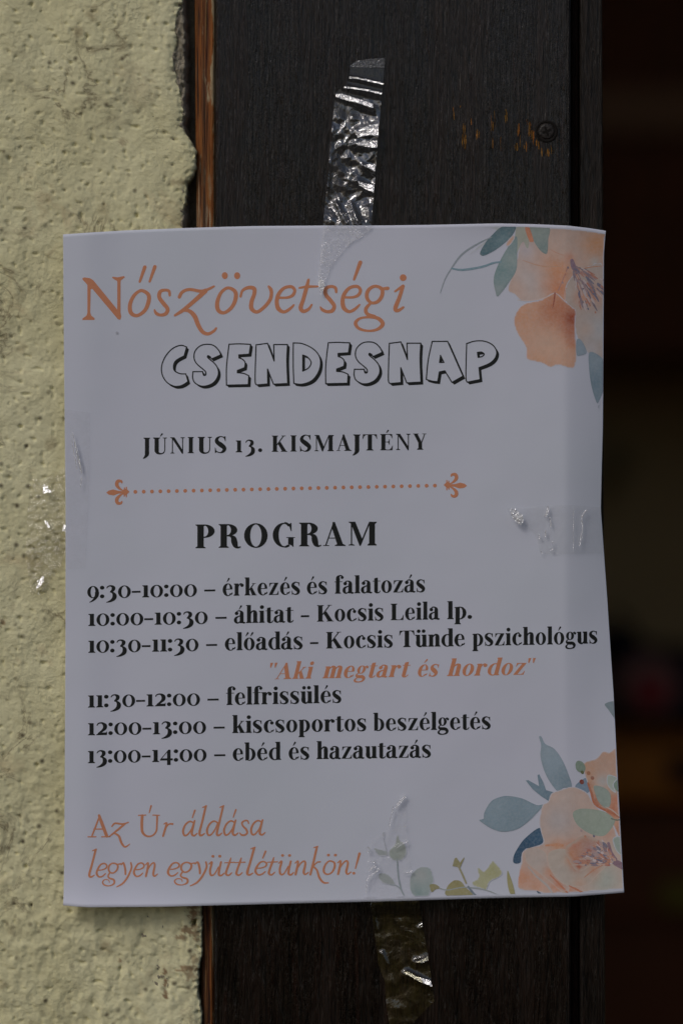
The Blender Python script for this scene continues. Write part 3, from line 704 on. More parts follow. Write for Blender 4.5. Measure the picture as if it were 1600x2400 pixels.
# ---- script heading, traced stroke by stroke ----
def zf(ox, oy, s): return lambda x, y: (ox + x / s, oy + y / s)
ink = Ink(); f = zf(180, 590, 3.92)
ink.polys([pl((60, 632), (62, 618), (98, 592), (106, 565), (106, 310), (62, 262), (60, 250), (78, 242), (128, 248), (160, 268), (378, 535), (378, 275), (350, 258), (330, 244), (336, 234), (380, 240), (435, 228), (450, 238), (410, 268), (408, 290), (408, 560), (415, 600), (405, 630), (382, 622), (330, 560), (150, 345), (136, 352), (132, 565), (142, 592), (172, 616), (172, 632))], f)
ink.polys(stroke([(610, 362, 30), (662, 398, 36), (664, 462, 38), (628, 545, 34), (558, 590, 30), (503, 565, 38), (494, 492, 36), (525, 415, 32), (572, 370, 28)], True), f)
ink.polys(stroke([(630, 145, 34), (583, 280, 22)]) + stroke([(722, 142, 34), (674, 278, 22)]), f)
ink.polys(stroke([(858, 405, 22), (850, 365, 28), (810, 356, 26), (770, 372, 34), (762, 422, 36), (800, 478, 38), (838, 528, 36), (822, 572, 34), (775, 585, 28), (735, 570, 30), (718, 538, 16)]), f)
ink.polys(stroke([(945, 420, 32), (975, 372, 30), (1040, 350, 28), (1140, 366, 30), (1200, 352, 26), (1262, 322, 20)]) + stroke([(1185, 362, 44), (1080, 458, 38), (980, 540, 34), (905, 588, 22)]) + stroke([(960, 545, 20), (1030, 545, 34), (1085, 595, 42), (1120, 680, 40), (1160, 740, 36), (1210, 757, 30), (1260, 732, 26), (1283, 705, 20)]), f)
ink.polys(stroke([(1400, 336, 28), (1455, 368, 36), (1462, 430, 38), (1428, 510, 34), (1358, 563, 30), (1303, 542, 38), (1292, 475, 38), (1318, 395, 32), (1358, 350, 28)], True), f)
ink.polys([circ(1362, 223, 28, 16, 32), circ(1475, 224, 28, 16, 32)], f)
f = zf(560, 590, 3.7333)
ink.polys(stroke([(16, 395, 22), (32, 345, 24), (80, 318, 30), (132, 325, 36), (136, 370, 34), (112, 440, 36), (112, 500, 38), (158, 530, 30), (222, 488, 30), (272, 425, 32), (285, 370, 30), (280, 335, 32), (262, 308, 22)]), f)
E_ = [(352, 405, 20), (420, 405, 22), (470, 385, 28), (488, 342, 28), (458, 310, 28), (395, 322, 28), (348, 375, 34), (332, 440, 36), (345, 500, 38), (390, 530, 28), (440, 508, 26), (480, 470, 18)]
ink.polys(stroke(E_), f); ink.polys(stroke([(x + 573, y - 2, w) for x, y, w in E_]), f)
ink.polys(stroke([(608, 250, 24), (588, 330, 34), (560, 430, 34), (540, 495, 38), (565, 525, 32), (610, 505, 26), (636, 468, 18)]) + stroke([(528, 320, 16), (600, 310, 24), (690, 308, 16)]), f)
ink.polys(stroke([(850, 358, 22), (842, 320, 28), (800, 308, 26), (758, 330, 32), (760, 380, 34), (800, 430, 36), (832, 478, 34), (815, 520, 34), (770, 528, 28), (730, 512, 28), (712, 488, 14)]), f)
ink.polys(stroke([(1060, 98, 36), (1005, 248, 22)]), f)
ink.polys(stroke([(1195, 306, 26), (1248, 332, 32), (1248, 390, 34), (1212, 440, 30), (1160, 452, 26), (1122, 418, 32), (1118, 368, 34), (1145, 325, 30)], True) + stroke([(1235, 330, 22), (1300, 325, 32)]) + stroke([(1145, 458, 24), (1108, 505, 32), (1122, 550, 32), (1185, 572, 32)]) + stroke([(1120, 577, 20), (1210, 585, 32), (1255, 635, 36), (1210, 682, 26), (1130, 696, 20), (1050, 676, 26), (1018, 630, 32), (1052, 590, 22)], True), f)
ink.polys(stroke([(1362, 352, 18), (1430, 305, 26)]) + stroke([(1432, 305, 30), (1402, 400, 34), (1365, 500, 38), (1390, 518, 30), (1435, 490, 20)]) + [circ(1433, 232, 30)], f)
ink.build("script_heading", M_ORANGE)

# ---- outlined comic title: face outline + thick drop shadow on the lower right ----
def title(ink, outline, holes, f, d=(20, 21), ow=10):
    O = outline; sweeps = []
    def edges(p):
        for i in range(len(p)):
            a, c = np.array(p[i - 1], float), np.array(p[i], float)
            yield a, c
    D = np.array(d, float)
    for ring in [O] + holes:
        for a, c in edges(ring): sweeps.append([a, c, c + D, a + D])
    pen = []
    for ring in [O] + holes:
        for a, c in edges(ring):
            t = c - a; l = math.hypot(*t)
            if l < .1: continue
            n_ = np.array((-t[1], t[0])) / l * ow / 2; e = t / l * ow * .35
            pen.append([a - e + n_, c + e + n_, c + e - n_, a - e - n_])
    nS, nPn = len(sweeps), len(pen)
    face = [np.array(q, float) for q in O]; hs = [[np.array(q, float) for q in h] for h in holes]
    allp = sweeps + pen + [face] + hs
    iF = nS + nPn
    def need(s):
        if any(nS <= k < iF for k in s): return True
        inface = iF in s and not any(k > iF for k in s)
        return any(k < nS for k in s) and not inface
    vs, t = triangulate(allp, (), None, need); ink.add(vs, t, f)
def sp(pts, n=5): return [tuple(q) for q in cr(pts, True, n)]
def crs(pts, n=5):                       # polyline in which runs between corners (marked with a third value) are smoothed
    out = []; run = []
    for i, q in enumerate(pts + [pts[0]]):
        run.append(q[:2])
        if (len(q) > 2 and len(run) > 1) or i == len(pts):
            out += [tuple(v) for v in cr(run, False, n)][:-1]; run = [q[:2]]
    return out
k1 = (1,)
C = crs([(292, 127, 1), (240, 112), (170, 140), (110, 205), (75, 290), (80, 370), (120, 435), (180, 468), (230, 468), (270, 452), (304, 428, 1), (288, 372, 1), (285, 362, 1), (230, 358), (185, 330), (180, 280), (205, 240), (270, 205, 1)])
Sg = crs([(590, 195, 1), (572, 155), (530, 115), (480, 103), (420, 112), (370, 155), (356, 215), (378, 270), (440, 325), (458, 345), (458, 370), (440, 372), (432, 342, 1), (348, 342, 1), (345, 395), (365, 440), (420, 468), (480, 462), (535, 430), (568, 370), (562, 310), (530, 265), (490, 232), (475, 215), (480, 203), (498, 212, 1), (508, 232, 1)])
Eg = crs([(662, 103, 1), (750, 99), (850, 104, 1), (838, 190, 1), (748, 196, 1), (748, 222, 1), (780, 235), (802, 262), (798, 308, 1), (735, 332, 1), (735, 352, 1), (790, 358), (835, 378, 1), (830, 456, 1), (640, 460, 1), (640, 300)])
Ng = crs([(898, 108, 1), (998, 95, 1), (1056, 250, 1), (1052, 106, 1), (1172, 106, 1), (1166, 250), (1174, 446, 1), (1050, 452, 1), (998, 320, 1), (1000, 450, 1), (905, 458, 1), (890, 430), (892, 280)])
Dg = crs([(1222, 92, 1), (1300, 98), (1390, 140), (1445, 200), (1460, 270), (1440, 350), (1385, 420), (1300, 452), (1228, 446, 1), (1222, 300)])
Dh = crs([(1305, 198, 1), (1345, 215), (1378, 262), (1355, 310), (1305, 338, 1)])
ink = Ink(); f = zf(360, 780, 3.7333)
title(ink, C, [], f); title(ink, Sg, [], f); title(ink, Eg, [], f); title(ink, Ng, [], f); title(ink, Dg, [Dh], f)
f = zf(760, 780, 3.7333)
mv = lambda p, dx, dy: [(x + dx, y + dy) for x, y in p]
title(ink, mv(Eg, -628, -12), [], f); title(ink, mv(Sg, -86, -20), [], f); title(ink, mv(Ng, -332, -12), [], f)
Ag = crs([(940, 78, 1), (1074, 78, 1), (1208, 382, 1), (1112, 436, 1), (1050, 335, 1), (1002, 345, 1), (988, 430, 1), (940, 425), (888, 410, 1), (905, 240)])
Ah = [(1012, 200), (1042, 262), (1004, 262)]
Pg = crs([(1240, 98, 1), (1310, 76), (1390, 76), (1460, 105), (1500, 160), (1490, 220), (1440, 270), (1348, 308, 1), (1358, 412, 1), (1245, 434, 1), (1234, 400), (1236, 250)])
Ph = crs([(1334, 175, 1), (1370, 172), (1392, 190), (1375, 210), (1340, 218, 1)])
title(ink, Ag, [Ah], f); title(ink, Pg, [Ph], f)
ink.build("outlined_title", M_BLACK)

# ---- divider of dots between two lily ornaments ----
ink = Ink(); f = zf(240, 1100, 3.5636)
def fleur(ink, f):
    ink.polys([pl((38, 195), (58, 178), (95, 168), (140, 180), (205, 184), (205, 200), (140, 203), (100, 218), (60, 212))] +
              stroke([(178, 178, 8), (148, 160, 20), (126, 130, 30), (134, 100, 28), (162, 100, 20), (168, 112, 14)]) +
              stroke([(178, 204, 8), (150, 220, 20), (126, 250, 30), (132, 280, 28), (158, 284, 20), (168, 270, 14)]) +
              [pl((168, 190), (188, 160), (212, 168), (232, 188), (212, 208), (188, 222))] + stroke([(190, 155, 10), (188, 225, 10)]) + stroke([(206, 150, 10), (206, 230, 10)]), f)
fleur(ink, f)
g0 = zf(900, 1090, 7.127)
def f2(x, y):                            # mirrored ornament at the right end
    return (1092.9 + 250.7 - (240 + x / 3.5636), 1138.3 + (1100 + y / 3.5636 - 1154.4) * .98)
fleur(ink, f2)
for k in range(37):
    x = 318.6 + 19.43 * k; y = 1152.8 - (x - 318.6) * .0210
    ink.polys([circ(x, y, 4.5, 12)])
ink.build("dotted_divider", M_ORANGE)

# ---- closing lines in the same script ----
SG = {
 'a': ([[(80, 88, 11), (55, 98, 11), (25, 78, 13), (7, 38, 15), (15, 6, 14), (38, 10, 11), (65, 45, 10), (80, 85, 10)], [(88, 102, 13), (74, 50, 15), (68, 14, 16), (85, 3, 13), (106, 18, 8)]], 112),
 'l': ([[(54, 196, 15), (28, 90, 15), (10, 20, 17), (22, 3, 14), (46, 16, 8)], [(32, 190, 7), (58, 200, 12)]], 56),
 'd': ([[(80, 88, 11), (55, 98, 11), (25, 78, 13), (7, 38, 15), (15, 6, 14), (38, 10, 11), (65, 45, 10), (82, 85, 10)], [(120, 196, 14), (94, 90, 15), (76, 16, 16), (90, 3, 13), (112, 18, 8)], [(98, 190, 7), (124, 200, 12)]], 120),
 's': ([[(68, 80, 10), (60, 97, 11), (40, 98, 11), (22, 85, 13), (26, 65, 13), (50, 40, 15), (58, 18, 14), (42, 3, 13), (18, 3, 12), (6, 16, 8)]], 78),
 'e': ([[(14, 50, 8), (42, 52, 9), (70, 64, 11), (76, 84, 12), (58, 98, 11), (32, 88, 12), (10, 50, 14), (7, 22, 15), (24, 3, 12), (48, 8, 11), (68, 26, 8)]], 84),
 'g': ([[(15, 32, 10), (2, 8, 12), (12, -8, 12), (42, -20, 14), (44, -46, 13), (12, -62, 8), (-22, -56, 11), (-36, -36, 10), (-20, -18, 8), (6, -22, 7), (12, -38, 6)], [(60, 88, 9), (90, 94, 11)]], 92),
 'y': ([[(2, 86, 8), (18, 98, 14), (30, 55, 14), (32, 18, 13)], [(70, 100, 12), (74, 62, 13), (48, 0, 14), (14, -46, 13), (-28, -70, 8)]], 86),
 'n': ([[(4, 84, 8), (22, 98, 12), (16, 50, 15), (6, 2, 15)], [(14, 40, 9), (40, 84, 10), (62, 98, 12), (68, 76, 14), (58, 20, 15), (68, 3, 12), (88, 18, 8)]], 96),
 'u': ([[(4, 84, 8), (22, 98, 13), (10, 40, 14), (16, 5, 14), (38, 12, 10), (64, 62, 9)], [(80, 99, 13), (68, 40, 14), (66, 8, 15), (82, 2, 12), (98, 18, 8)]], 104),
 't': ([[(38, 126, 8), (28, 90, 14), (12, 40, 14), (7, 12, 15), (24, 2, 12), (44, 20, 8)], [(-2, 92, 7), (62, 95, 9)]], 66),
 'k': ([[(46, 200, 14), (26, 100, 15), (4, 0, 14)], [(15, 52, 8), (46, 88, 10), (66, 92, 12)], [(24, 58, 12), (46, 32, 13), (62, -22, 15), (88, -56, 14), (118, -58, 9)], [(26, 194, 7), (50, 203, 10)]], 84),
 'o': ([], 90),
 '!': ([[(46, 150, 17), (20, 42, 8)]], 50),
}
def sglyph(ch):
    if ch in 'áéüö':
        b_ = {'á': 'a', 'é': 'e', 'ü': 'u', 'ö': 'o'}[ch]; P_ = sglyph(b_)[:]
        cx = {'á': 78, 'é': 58, 'ü': 48, 'ö': 55}[ch]
        if ch in 'áé': P_ += stroke([(cx + 12, 172, 13), (cx - 6, 122, 8)])
        else: P_ += [circ(cx - 20, 140, 10), circ(cx + 24, 140, 10)]
        return P_
    P_ = []
    for st in SG[ch][0]: P_ += stroke(st)
    if ch == 'g': P_ += stroke([(45, 98, 11), (68, 85, 13), (66, 55, 13), (45, 32, 11), (22, 30, 11), (6, 50, 13), (8, 78, 13), (25, 95, 11)], True)
    if ch == 'o': P_ += stroke([(48, 98, 11), (72, 85, 13), (74, 55, 14), (58, 18, 12), (32, 2, 11), (10, 12, 14), (5, 38, 14), (16, 72, 12), (32, 92, 11)], True)
    if ch == '!': P_ += [circ(10, 8, 10)]
    return P_
def script(ink, text, x0, x1, base, xh):
    pen = 0; items = []
    for ch in text:
        if ch != ' ': items.append((ch, pen))
        pen += {'á': 112, 'é': 84, 'ü': 104, 'ö': 90}.get(ch) or (60 if ch == ' ' else SG[ch][1])
    lo = -2; hi = pen - 6; k = (x1 - x0) / (hi - lo)
    for ch, p in items:
        ink.polys(sglyph(ch), lambda x, y: (x0 + (p + x - lo) * k, base(x0 + p * k) - y * xh / 100.0))
ink = Ink(); f = zf(190, 1870, 3.336)
ink.polys(stroke([(152, 135, 12), (122, 215, 14), (92, 292, 12)]) + stroke([(148, 130, 20), (175, 205, 26), (208, 292, 24)]) + stroke([(108, 236, 10), (186, 236, 10)]) + stroke([(62, 296, 9), (124, 296, 9)]) + stroke([(168, 296, 9), (232, 296, 9)]), f)
ink.polys(stroke([(248, 216, 12), (272, 192, 14), (328, 198, 14), (376, 185, 10)]) + stroke([(350, 195, 16), (290, 245, 16), (226, 296, 10)]) + stroke([(262, 268, 12), (300, 290, 18), (322, 345, 18), (350, 376, 14), (386, 354, 8)]), f)
ink.polys(stroke([(484, 132, 22), (480, 200, 22), (486, 262, 20), (520, 292, 15), (562, 288, 13), (592, 255, 14), (598, 200, 14), (600, 132, 16)]) + stroke([(454, 130, 9), (512, 128, 9)]) + stroke([(566, 128, 9), (618, 130, 9)]) + stroke([(553, 56, 14), (538, 110, 8)]), f)
ink.polys(stroke([(652, 198, 8), (674, 192, 16), (658, 250, 17), (646, 292, 16)]) + stroke([(660, 238, 9), (690, 200, 11), (720, 198, 16)]), f)
script(ink, "áldása", 427.4, 621.7, bl(427, 1957.5, 622, 1955.5), 35)
ink.build("closing_line", M_ORANGE)
ink = Ink(); base = bl(208, 2053, 841, 2047)
script(ink, "legyen", 208, 371.4, base, 32.5); script(ink, "együttlétünkön!", 392.3, 841.3, base, 32.5)
ink.build("closing_line", M_ORANGE)

# ------------------------------------------------------------------ watercolour flowers (flat print)
PAPERC = np.array([.683, .713, .832])
def alb(r, g, b_):                       # printed colour, from its look beside the white of the paper
    ref = np.array([lin(138), lin(138), lin(145)])
    return np.clip(np.array([lin(r), lin(g), lin(b_)]) / ref * PAPERC * .93, 0, .84)
LAY = [0]
def edge_dist(px, py, poly):
    d = np.full(px.shape, 1e9); n = len(poly)
    for i in range(n):
        x1, y1 = poly[i - 1]; x2, y2 = poly[i]; dx, dy = x2 - x1, y2 - y1; L = dx * dx + dy * dy or 1e-9
        t = np.clip(((px - x1) * dx + (py - y1) * dy) / L, 0, 1)
        d = np.minimum(d, np.hypot(px - x1 - t * dx, py - y1 - t * dy))
    return d
def wash(name, pts, f, base, spots=(), fade=0, fc=None, rim=0, parent=None, smooth=True, step=3.2, seed=1, mott=.06):
    """a watercolour patch: outline pts -> px by f; spots=(x,y,r,colour,strength) ; fade = px over which the edge melts into the paper; rim = darker pigment line"""
    pts = [f(*q[:2]) for q in (cr(pts, True, 5) if smooth else pts)]
    pts = [(min(x, float(f_right(y)) - 1.0), min(max(y, float(f_top(x)) + 7), float(f_bot(x)) - 9)) for x, y in pts]
    q = []
    for p_ in pts:
        if not q or math.hypot(p_[0] - q[-1][0], p_[1] - q[-1][1]) > .8: q.append(p_)
    if math.hypot(q[0][0] - q[-1][0], q[0][1] - q[-1][1]) < .8: q.pop()
    pts = q
    xs = np.array([p[0] for p in pts]); ys = np.array([p[1] for p in pts])
    gx, gy = np.meshgrid(np.arange(xs.min(), xs.max(), step), np.arange(ys.min(), ys.max(), step))
    gx = gx.ravel() + .01; gy = gy.ravel() + .013
    k = inpoly(gx, gy, pts); gx, gy = gx[k], gy[k]
    k = edge_dist(gx, gy, pts) > step * .45; gx, gy = gx[k], gy[k]
    vs, T = triangulate([[np.array(p) for p in pts]], (), list(zip(gx, gy)))
    A = np.array(vs); X, Y = A[:, 0], A[:, 1]
    c = np.repeat(alb(*base)[None], len(A), 0)
    for (sx, sy, r, colr, st) in spots:
        cx, cy = f(sx, sy); r_ = r * abs(f(1, 0)[0] - f(0, 0)[0])
        wob = 1 + .25 * fbm(X / 30, Y / 30, 2, seed)
        w = np.exp(-(((X - cx) ** 2 + (Y - cy) ** 2) / (r_ * r_)) * wob) * st
        c = c * (1 - w[:, None]) + alb(*colr)[None] * w[:, None]
    c = c * (1 + mott * fbm(X / 16, Y / 16, 3, seed + 3))[:, None]
    d = edge_dist(X, Y, pts)
    if rim: c = c * (1 - rim * np.exp(-d / 2.0))[:, None]
    if fade:
        w = sm(0, fade, d + fade * .25 * (fbm(X / 12, Y / 12, 2, seed + 5)))[:, None]; c = c * w + (PAPERC if fc is None else alb(*fc))[None] * (1 - w)
    LAY[0] += 1
    F = []
    for t in T:
        a, b_, cc = (A[i] for i in t[:3]); ar = (b_[0] - a[0]) * (cc[1] - a[1]) - (b_[1] - a[1]) * (cc[0] - a[0])
        F.append(t if ar < 0 else t[::-1])
    o = mesh(name, on_paper(X, Y, .00003 + .000002 * LAY[0]), F, M_PRINT, None, False, np.clip(c, 0.01, .84))
    if parent is None: child(o, poster)
    else: o.parent = parent; o.matrix_parent_inverse = parent.matrix_parent_inverse.copy() @ parent.matrix_basis if False else parent.matrix_parent_inverse.inverted() @ parent.matrix_parent_inverse
    return o
def strokes_print(name, sts, f, colf, parent=None):
    """fine brush marks, each stroke its own colour"""
    V = []; F = []; Cc = []
    for i, st in enumerate(sts):
        vs, t = triangulate(stroke(st, n=3)); c = alb(*colf(i)); k = len(V)
        for x, y in vs:
            X, Y = f(x, y); V.append((min(X, float(f_right(Y)) - 1), min(max(Y, float(f_top(X)) + 7), float(f_bot(X)) - 9))); Cc.append(c)
        LAY[0] += .04
        for tt in t: F.append(tuple(q + k for q in tt))
    A = np.array(V); LAY[0] += 1
    FF = []
    for t in F:
        a, b_, cc = (A[i] for i in t[:3]); ar = (b_[0] - a[0]) * (cc[1] - a[1]) - (b_[1] - a[1]) * (cc[0] - a[0])
        FF.append(t if ar < 0 else t[::-1])
    lift = .00003 + .000002 * LAY[0]
    # later strokes a hair above earlier ones
    o = mesh(name, on_paper(A[:, 0], A[:, 1], lift + np.linspace(0, .000003, len(A))), FF, M_PRINT, None, False, np.array(Cc))
    if parent is None: child(o, poster)
    else: o.parent = parent
    return o

Z = zf(1000, 500, 3.136)                 # upper right corner
PK = (152, 118, 100); PALE = (142, 122, 112); DP = (132, 84, 62); RED = (116, 60, 40)
wash("leaf", [(420, 105), (640, 105), (600, 160), (520, 180), (330, 300), (320, 290), (430, 200), (500, 130)], Z, (122, 124, 120), fade=6, seed=2)
fl = wash("flower", [(660, 100), (900, 95), (1320, 95), (1320, 660), (1180, 720), (1080, 700), (985, 640), (900, 625), (840, 640), (700, 650), (640, 600), (590, 560), (640, 400), (670, 250)], Z, PALE,
     [(760, 480, 150, (140, 132, 130), .8), (840, 350, 120, (146, 118, 104), .5), (960, 420, 115, (148, 104, 78), 1), (960, 560, 95, (146, 96, 70), 1), (640, 560, 80, (150, 120, 104), .5), (1250, 220, 120, (150, 108, 78), .9), (1000, 300, 60, (140, 122, 112), .6), (1260, 420, 70, (142, 104, 80), .8), (1230, 360, 40, (134, 126, 120), .9), (1040, 330, 34, (146, 100, 80), .8), (720, 270, 70, (138, 130, 132), .8)], fade=2, seed=3)
wash("petal", [(1100, 440), (1310, 400), (1310, 1060), (1200, 1040), (1150, 990), (1095, 900), (1060, 730), (1010, 640), (1015, 540), (1060, 470)], Z, (134, 120, 112),
     [(1040, 600, 60, (136, 124, 116), .9), (1130, 620, 60, (148, 104, 84), .8), (1250, 850, 110, (134, 132, 132), .9), (1170, 850, 60, (146, 120, 104), .5), (1230, 600, 90, (140, 104, 88), .7), (1200, 1000, 60, (138, 132, 132), .8)], fade=1, seed=5, parent=None)
wash("petal", [(960, 600), (1000, 640), (1060, 690), (1090, 720), (1085, 830), (1090, 930), (1095, 1060), (1080, 1130), (1050, 1142), (960, 1118), (900, 1135), (850, 1108), (790, 1092), (728, 1070), (722, 990), (680, 920), (645, 850), (635, 780), (665, 710), (720, 665), (830, 640), (920, 590)], Z, (150, 114, 94),
     [(940, 700, 115, (134, 84, 60), .95), (1065, 780, 85, (116, 54, 34), 1), (1050, 880, 70, (130, 72, 50), .8), (900, 780, 90, (138, 90, 68), .6), (860, 960, 130, (148, 122, 106), .6), (960, 1030, 90, (150, 120, 102), .4), (680, 760, 60, (150, 106, 80), .6), (1060, 960, 40, (142, 88, 64), .7), (820, 1090, 60, (152, 112, 86), .5)], fade=2, rim=.05, seed=6)
strokes_print("petal_vein", [[(930, 590, 4), (860, 625, 7), (740, 645, 7), (660, 640, 3)], [(935, 590, 12), (930, 640, 10), (918, 700, 4)], [(960, 570, 8), (990, 500, 7), (1030, 400, 9)], [(700, 350, 4), (850, 395, 8), (1020, 390, 5)], [(1060, 330, 6), (960, 300, 6), (900, 270, 3)], [(1120, 430, 5), (1180, 400, 8), (1300, 385, 4)]],
              Z, lambda i: [(150, 132, 124), (112, 58, 44), (128, 92, 84), (142, 108, 88), (142, 104, 86), (136, 96, 74)][i])
random.seed(11); sts = []
def stam(cx, cy, a0, a1, r0, r1, n, w0, w1):
    out = []
    for i in range(n):
        a = R(random.uniform(a0, a1)); r = random.uniform(r0, r1); l = random.uniform(30, 80); w = random.uniform(w0, w1) * 1.35
        x, y = cx + r * math.cos(a), cy + r * math.sin(a)
        out.append([(x, y, w), (x + l * .5 * math.cos(a), y + l * .5 * math.sin(a), w * 1.1), (x + l * math.cos(a + random.uniform(-.1, .1)), y + l * math.sin(a), w * .5)])
    return out
sts = stam(1060, 370, 25, 82, 40, 320, 95, 5, 12)
colz = [(104, 88, 92), (90, 80, 86), (118, 96, 96), (132, 92, 78), (142, 128, 126), (140, 116, 106), (84, 80, 92), (130, 84, 68)]
rc = [random.choice(colz) for _ in range(400)]
strokes_print("stamens", [[(1060, 350, 26), (1075, 400, 40), (1110, 440, 30)]] + sts + [[(x, y, 12), (x + 3, y + 6, 12)] for x, y in [(1030, 400), (1010, 450), (990, 510), (1235, 725), (1140, 650), (1215, 560), (1180, 700), (1165, 655)]],
              Z, lambda i: (98, 78, 88) if i == 0 else rc[i])
wash("leaf", [(650, 100), (880, 100), (885, 200), (880, 290), (860, 302), (820, 270), (780, 210), (750, 150), (740, 100)], Z, (104, 112, 108), [(860, 260, 50, (88, 100, 98), .8), (700, 120, 60, (126, 124, 116), .6), (800, 130, 50, (112, 118, 112), .6)], rim=.10, seed=7)
wash("leaf", [(655, 102), (720, 102), (745, 180), (740, 255), (725, 255), (705, 215), (680, 240), (655, 300), (640, 240)], Z, (126, 126, 116), [(700, 200, 50, (118, 118, 108), .6)], rim=.05, seed=8)
wash("leaf", [(715, 115), (745, 110), (778, 205), (762, 215), (745, 205)], Z, (150, 96, 72), rim=.05, seed=9)
wash("leaf", [(650, 102), (620, 170), (560, 230), (490, 280), (420, 315), (392, 312), (388, 290), (420, 230), (470, 170), (540, 108), (600, 102)], Z, (66, 86, 92), [(560, 200, 60, (86, 104, 108), .6), (440, 290, 40, (58, 80, 86), .7)], rim=.12, seed=10)
wash("leaf", [(655, 175), (658, 300), (652, 420), (600, 510), (520, 612), (500, 580), (486, 500), (500, 430), (540, 340), (600, 240)], Z, (96, 110, 110), [(540, 420, 60, (82, 102, 102), .7), (620, 350, 60, (112, 120, 116), .6), (520, 570, 50, (112, 116, 116), .6)], rim=.12, seed=11)
wash("leaf", [(630, 165), (640, 190), (600, 245), (575, 240), (590, 205)], Z, (150, 118, 100), fade=3, seed=12)
strokes_print("stem", [[(95, 590, 5), (130, 490, 8), (180, 405, 10), (250, 310, 13), (350, 240, 12), (470, 180, 8)], [(180, 410, 12), (260, 420, 16), (400, 398, 16), (480, 370, 14), (540, 362, 12)]], Z, lambda i: [(104, 110, 114), (88, 108, 116)][i])
wash("leaf", [(1095, 935), (1130, 935), (1172, 1020), (1130, 1045), (1095, 1040)], Z, (104, 114, 122), rim=.08, seed=13)
wash("leaf", [(1192, 1022), (1270, 1048), (1310, 1110), (1310, 1250), (1262, 1385), (1240, 1375), (1205, 1260), (1188, 1130)], Z, (98, 110, 118), [(1230, 1240, 70, (82, 98, 108), .6), (1230, 1080, 50, (108, 118, 124), .5)], rim=.08, seed=14)
wash("leaf", [(1268, 1375), (1275, 1395), (1262, 1445), (1252, 1430)], Z, (112, 118, 126), fade=2, seed=15)

Z = zf(1000, 1650, 3.136)                # lower right corner
wash("leaf", [(1308, 0), (1395, -10), (1395, 120), (1370, 95), (1335, 45)], Z, (96, 106, 110), rim=.08, seed=20)
wash("leaf", [(1085, 600), (1130, 560), (1170, 545), (1200, 620), (1165, 655), (1120, 630)], Z, (88, 102, 116), seed=21, rim=.06)
wash("flower", [(1150, 430), (1240, 400), (1290, 350), (1340, 355), (1400, 345), (1420, 640), (1430, 900), (1430, 1020), (1370, 900), (1330, 830), (1290, 770), (1235, 740), (1205, 660), (1170, 560), (1148, 490)], Z, (146, 114, 94),
     [(1300, 440, 90, (138, 112, 98), .8), (1290, 570, 60, (130, 128, 126), .85), (1240, 720, 55, (130, 78, 56), .9), (1400, 700, 70, (142, 88, 64), .95), (1350, 790, 60, (138, 84, 62), .9), (1390, 620, 40, (122, 124, 116), .9), (1190, 600, 30, (138, 92, 66), .7), (1400, 930, 60, (140, 92, 68), .8)], fade=3, seed=22)
wash("leaf", [(1225, 600), (1300, 615), (1345, 660), (1345, 740), (1310, 765), (1260, 720), (1235, 660)], Z, (108, 116, 108), rim=.06, seed=23)
wash("leaf", [(1088, 440), (1105, 415), (1140, 425), (1162, 465), (1150, 500), (1120, 500), (1095, 480)], Z, (94, 106, 94), rim=.08, seed=24)
wash("leaf", [(1365, 585), (1395, 545), (1420, 535), (1420, 640), (1390, 635)], Z, (92, 106, 94), rim=.08, seed=25)
wash("leaf", [(1330, 520), (1400, 545), (1370, 590), (1385, 650), (1350, 630), (1320, 580)], Z, (122, 128, 118), fade=2, seed=26)
wash("leaf", [(820, 240), (838, 238), (865, 290), (930, 325), (985, 400), (1030, 500), (1060, 605), (1000, 612), (960, 640), (900, 570), (855, 480), (830, 380), (835, 300)], Z, (104, 116, 124), [(1000, 560, 90, (84, 98, 106), .7), (880, 360, 60, (112, 122, 128), .5)], rim=.12, seed=27)
wash("leaf", [(722, 558), (740, 556), (820, 600), (808, 520), (820, 512), (850, 570), (872, 630), (930, 645), (905, 680), (890, 710), (830, 670), (770, 620)], Z, (86, 102, 112), [(880, 670, 40, (74, 90, 102), .6)], rim=.10, seed=28, smooth=False)
wash("leaf", [(382, 850), (400, 843), (414, 835), (420, 790), (470, 710), (540, 678), (600, 672), (700, 692), (800, 738), (850, 736), (820, 780), (740, 860), (660, 915), (560, 935), (480, 915), (420, 880)], Z, (98, 112, 120), [(650, 820, 110, (90, 104, 112), .6), (520, 760, 80, (106, 118, 124), .5)], rim=.14, seed=29)
wash("leaf", [(830, 905), (850, 1010), (760, 1050), (720, 1060), (690, 1110), (682, 1160), (635, 1163), (632, 1120), (660, 1060), (720, 980)], Z, (32, 58, 78), [(800, 980, 60, (50, 76, 94), .5)], rim=.08, seed=30)
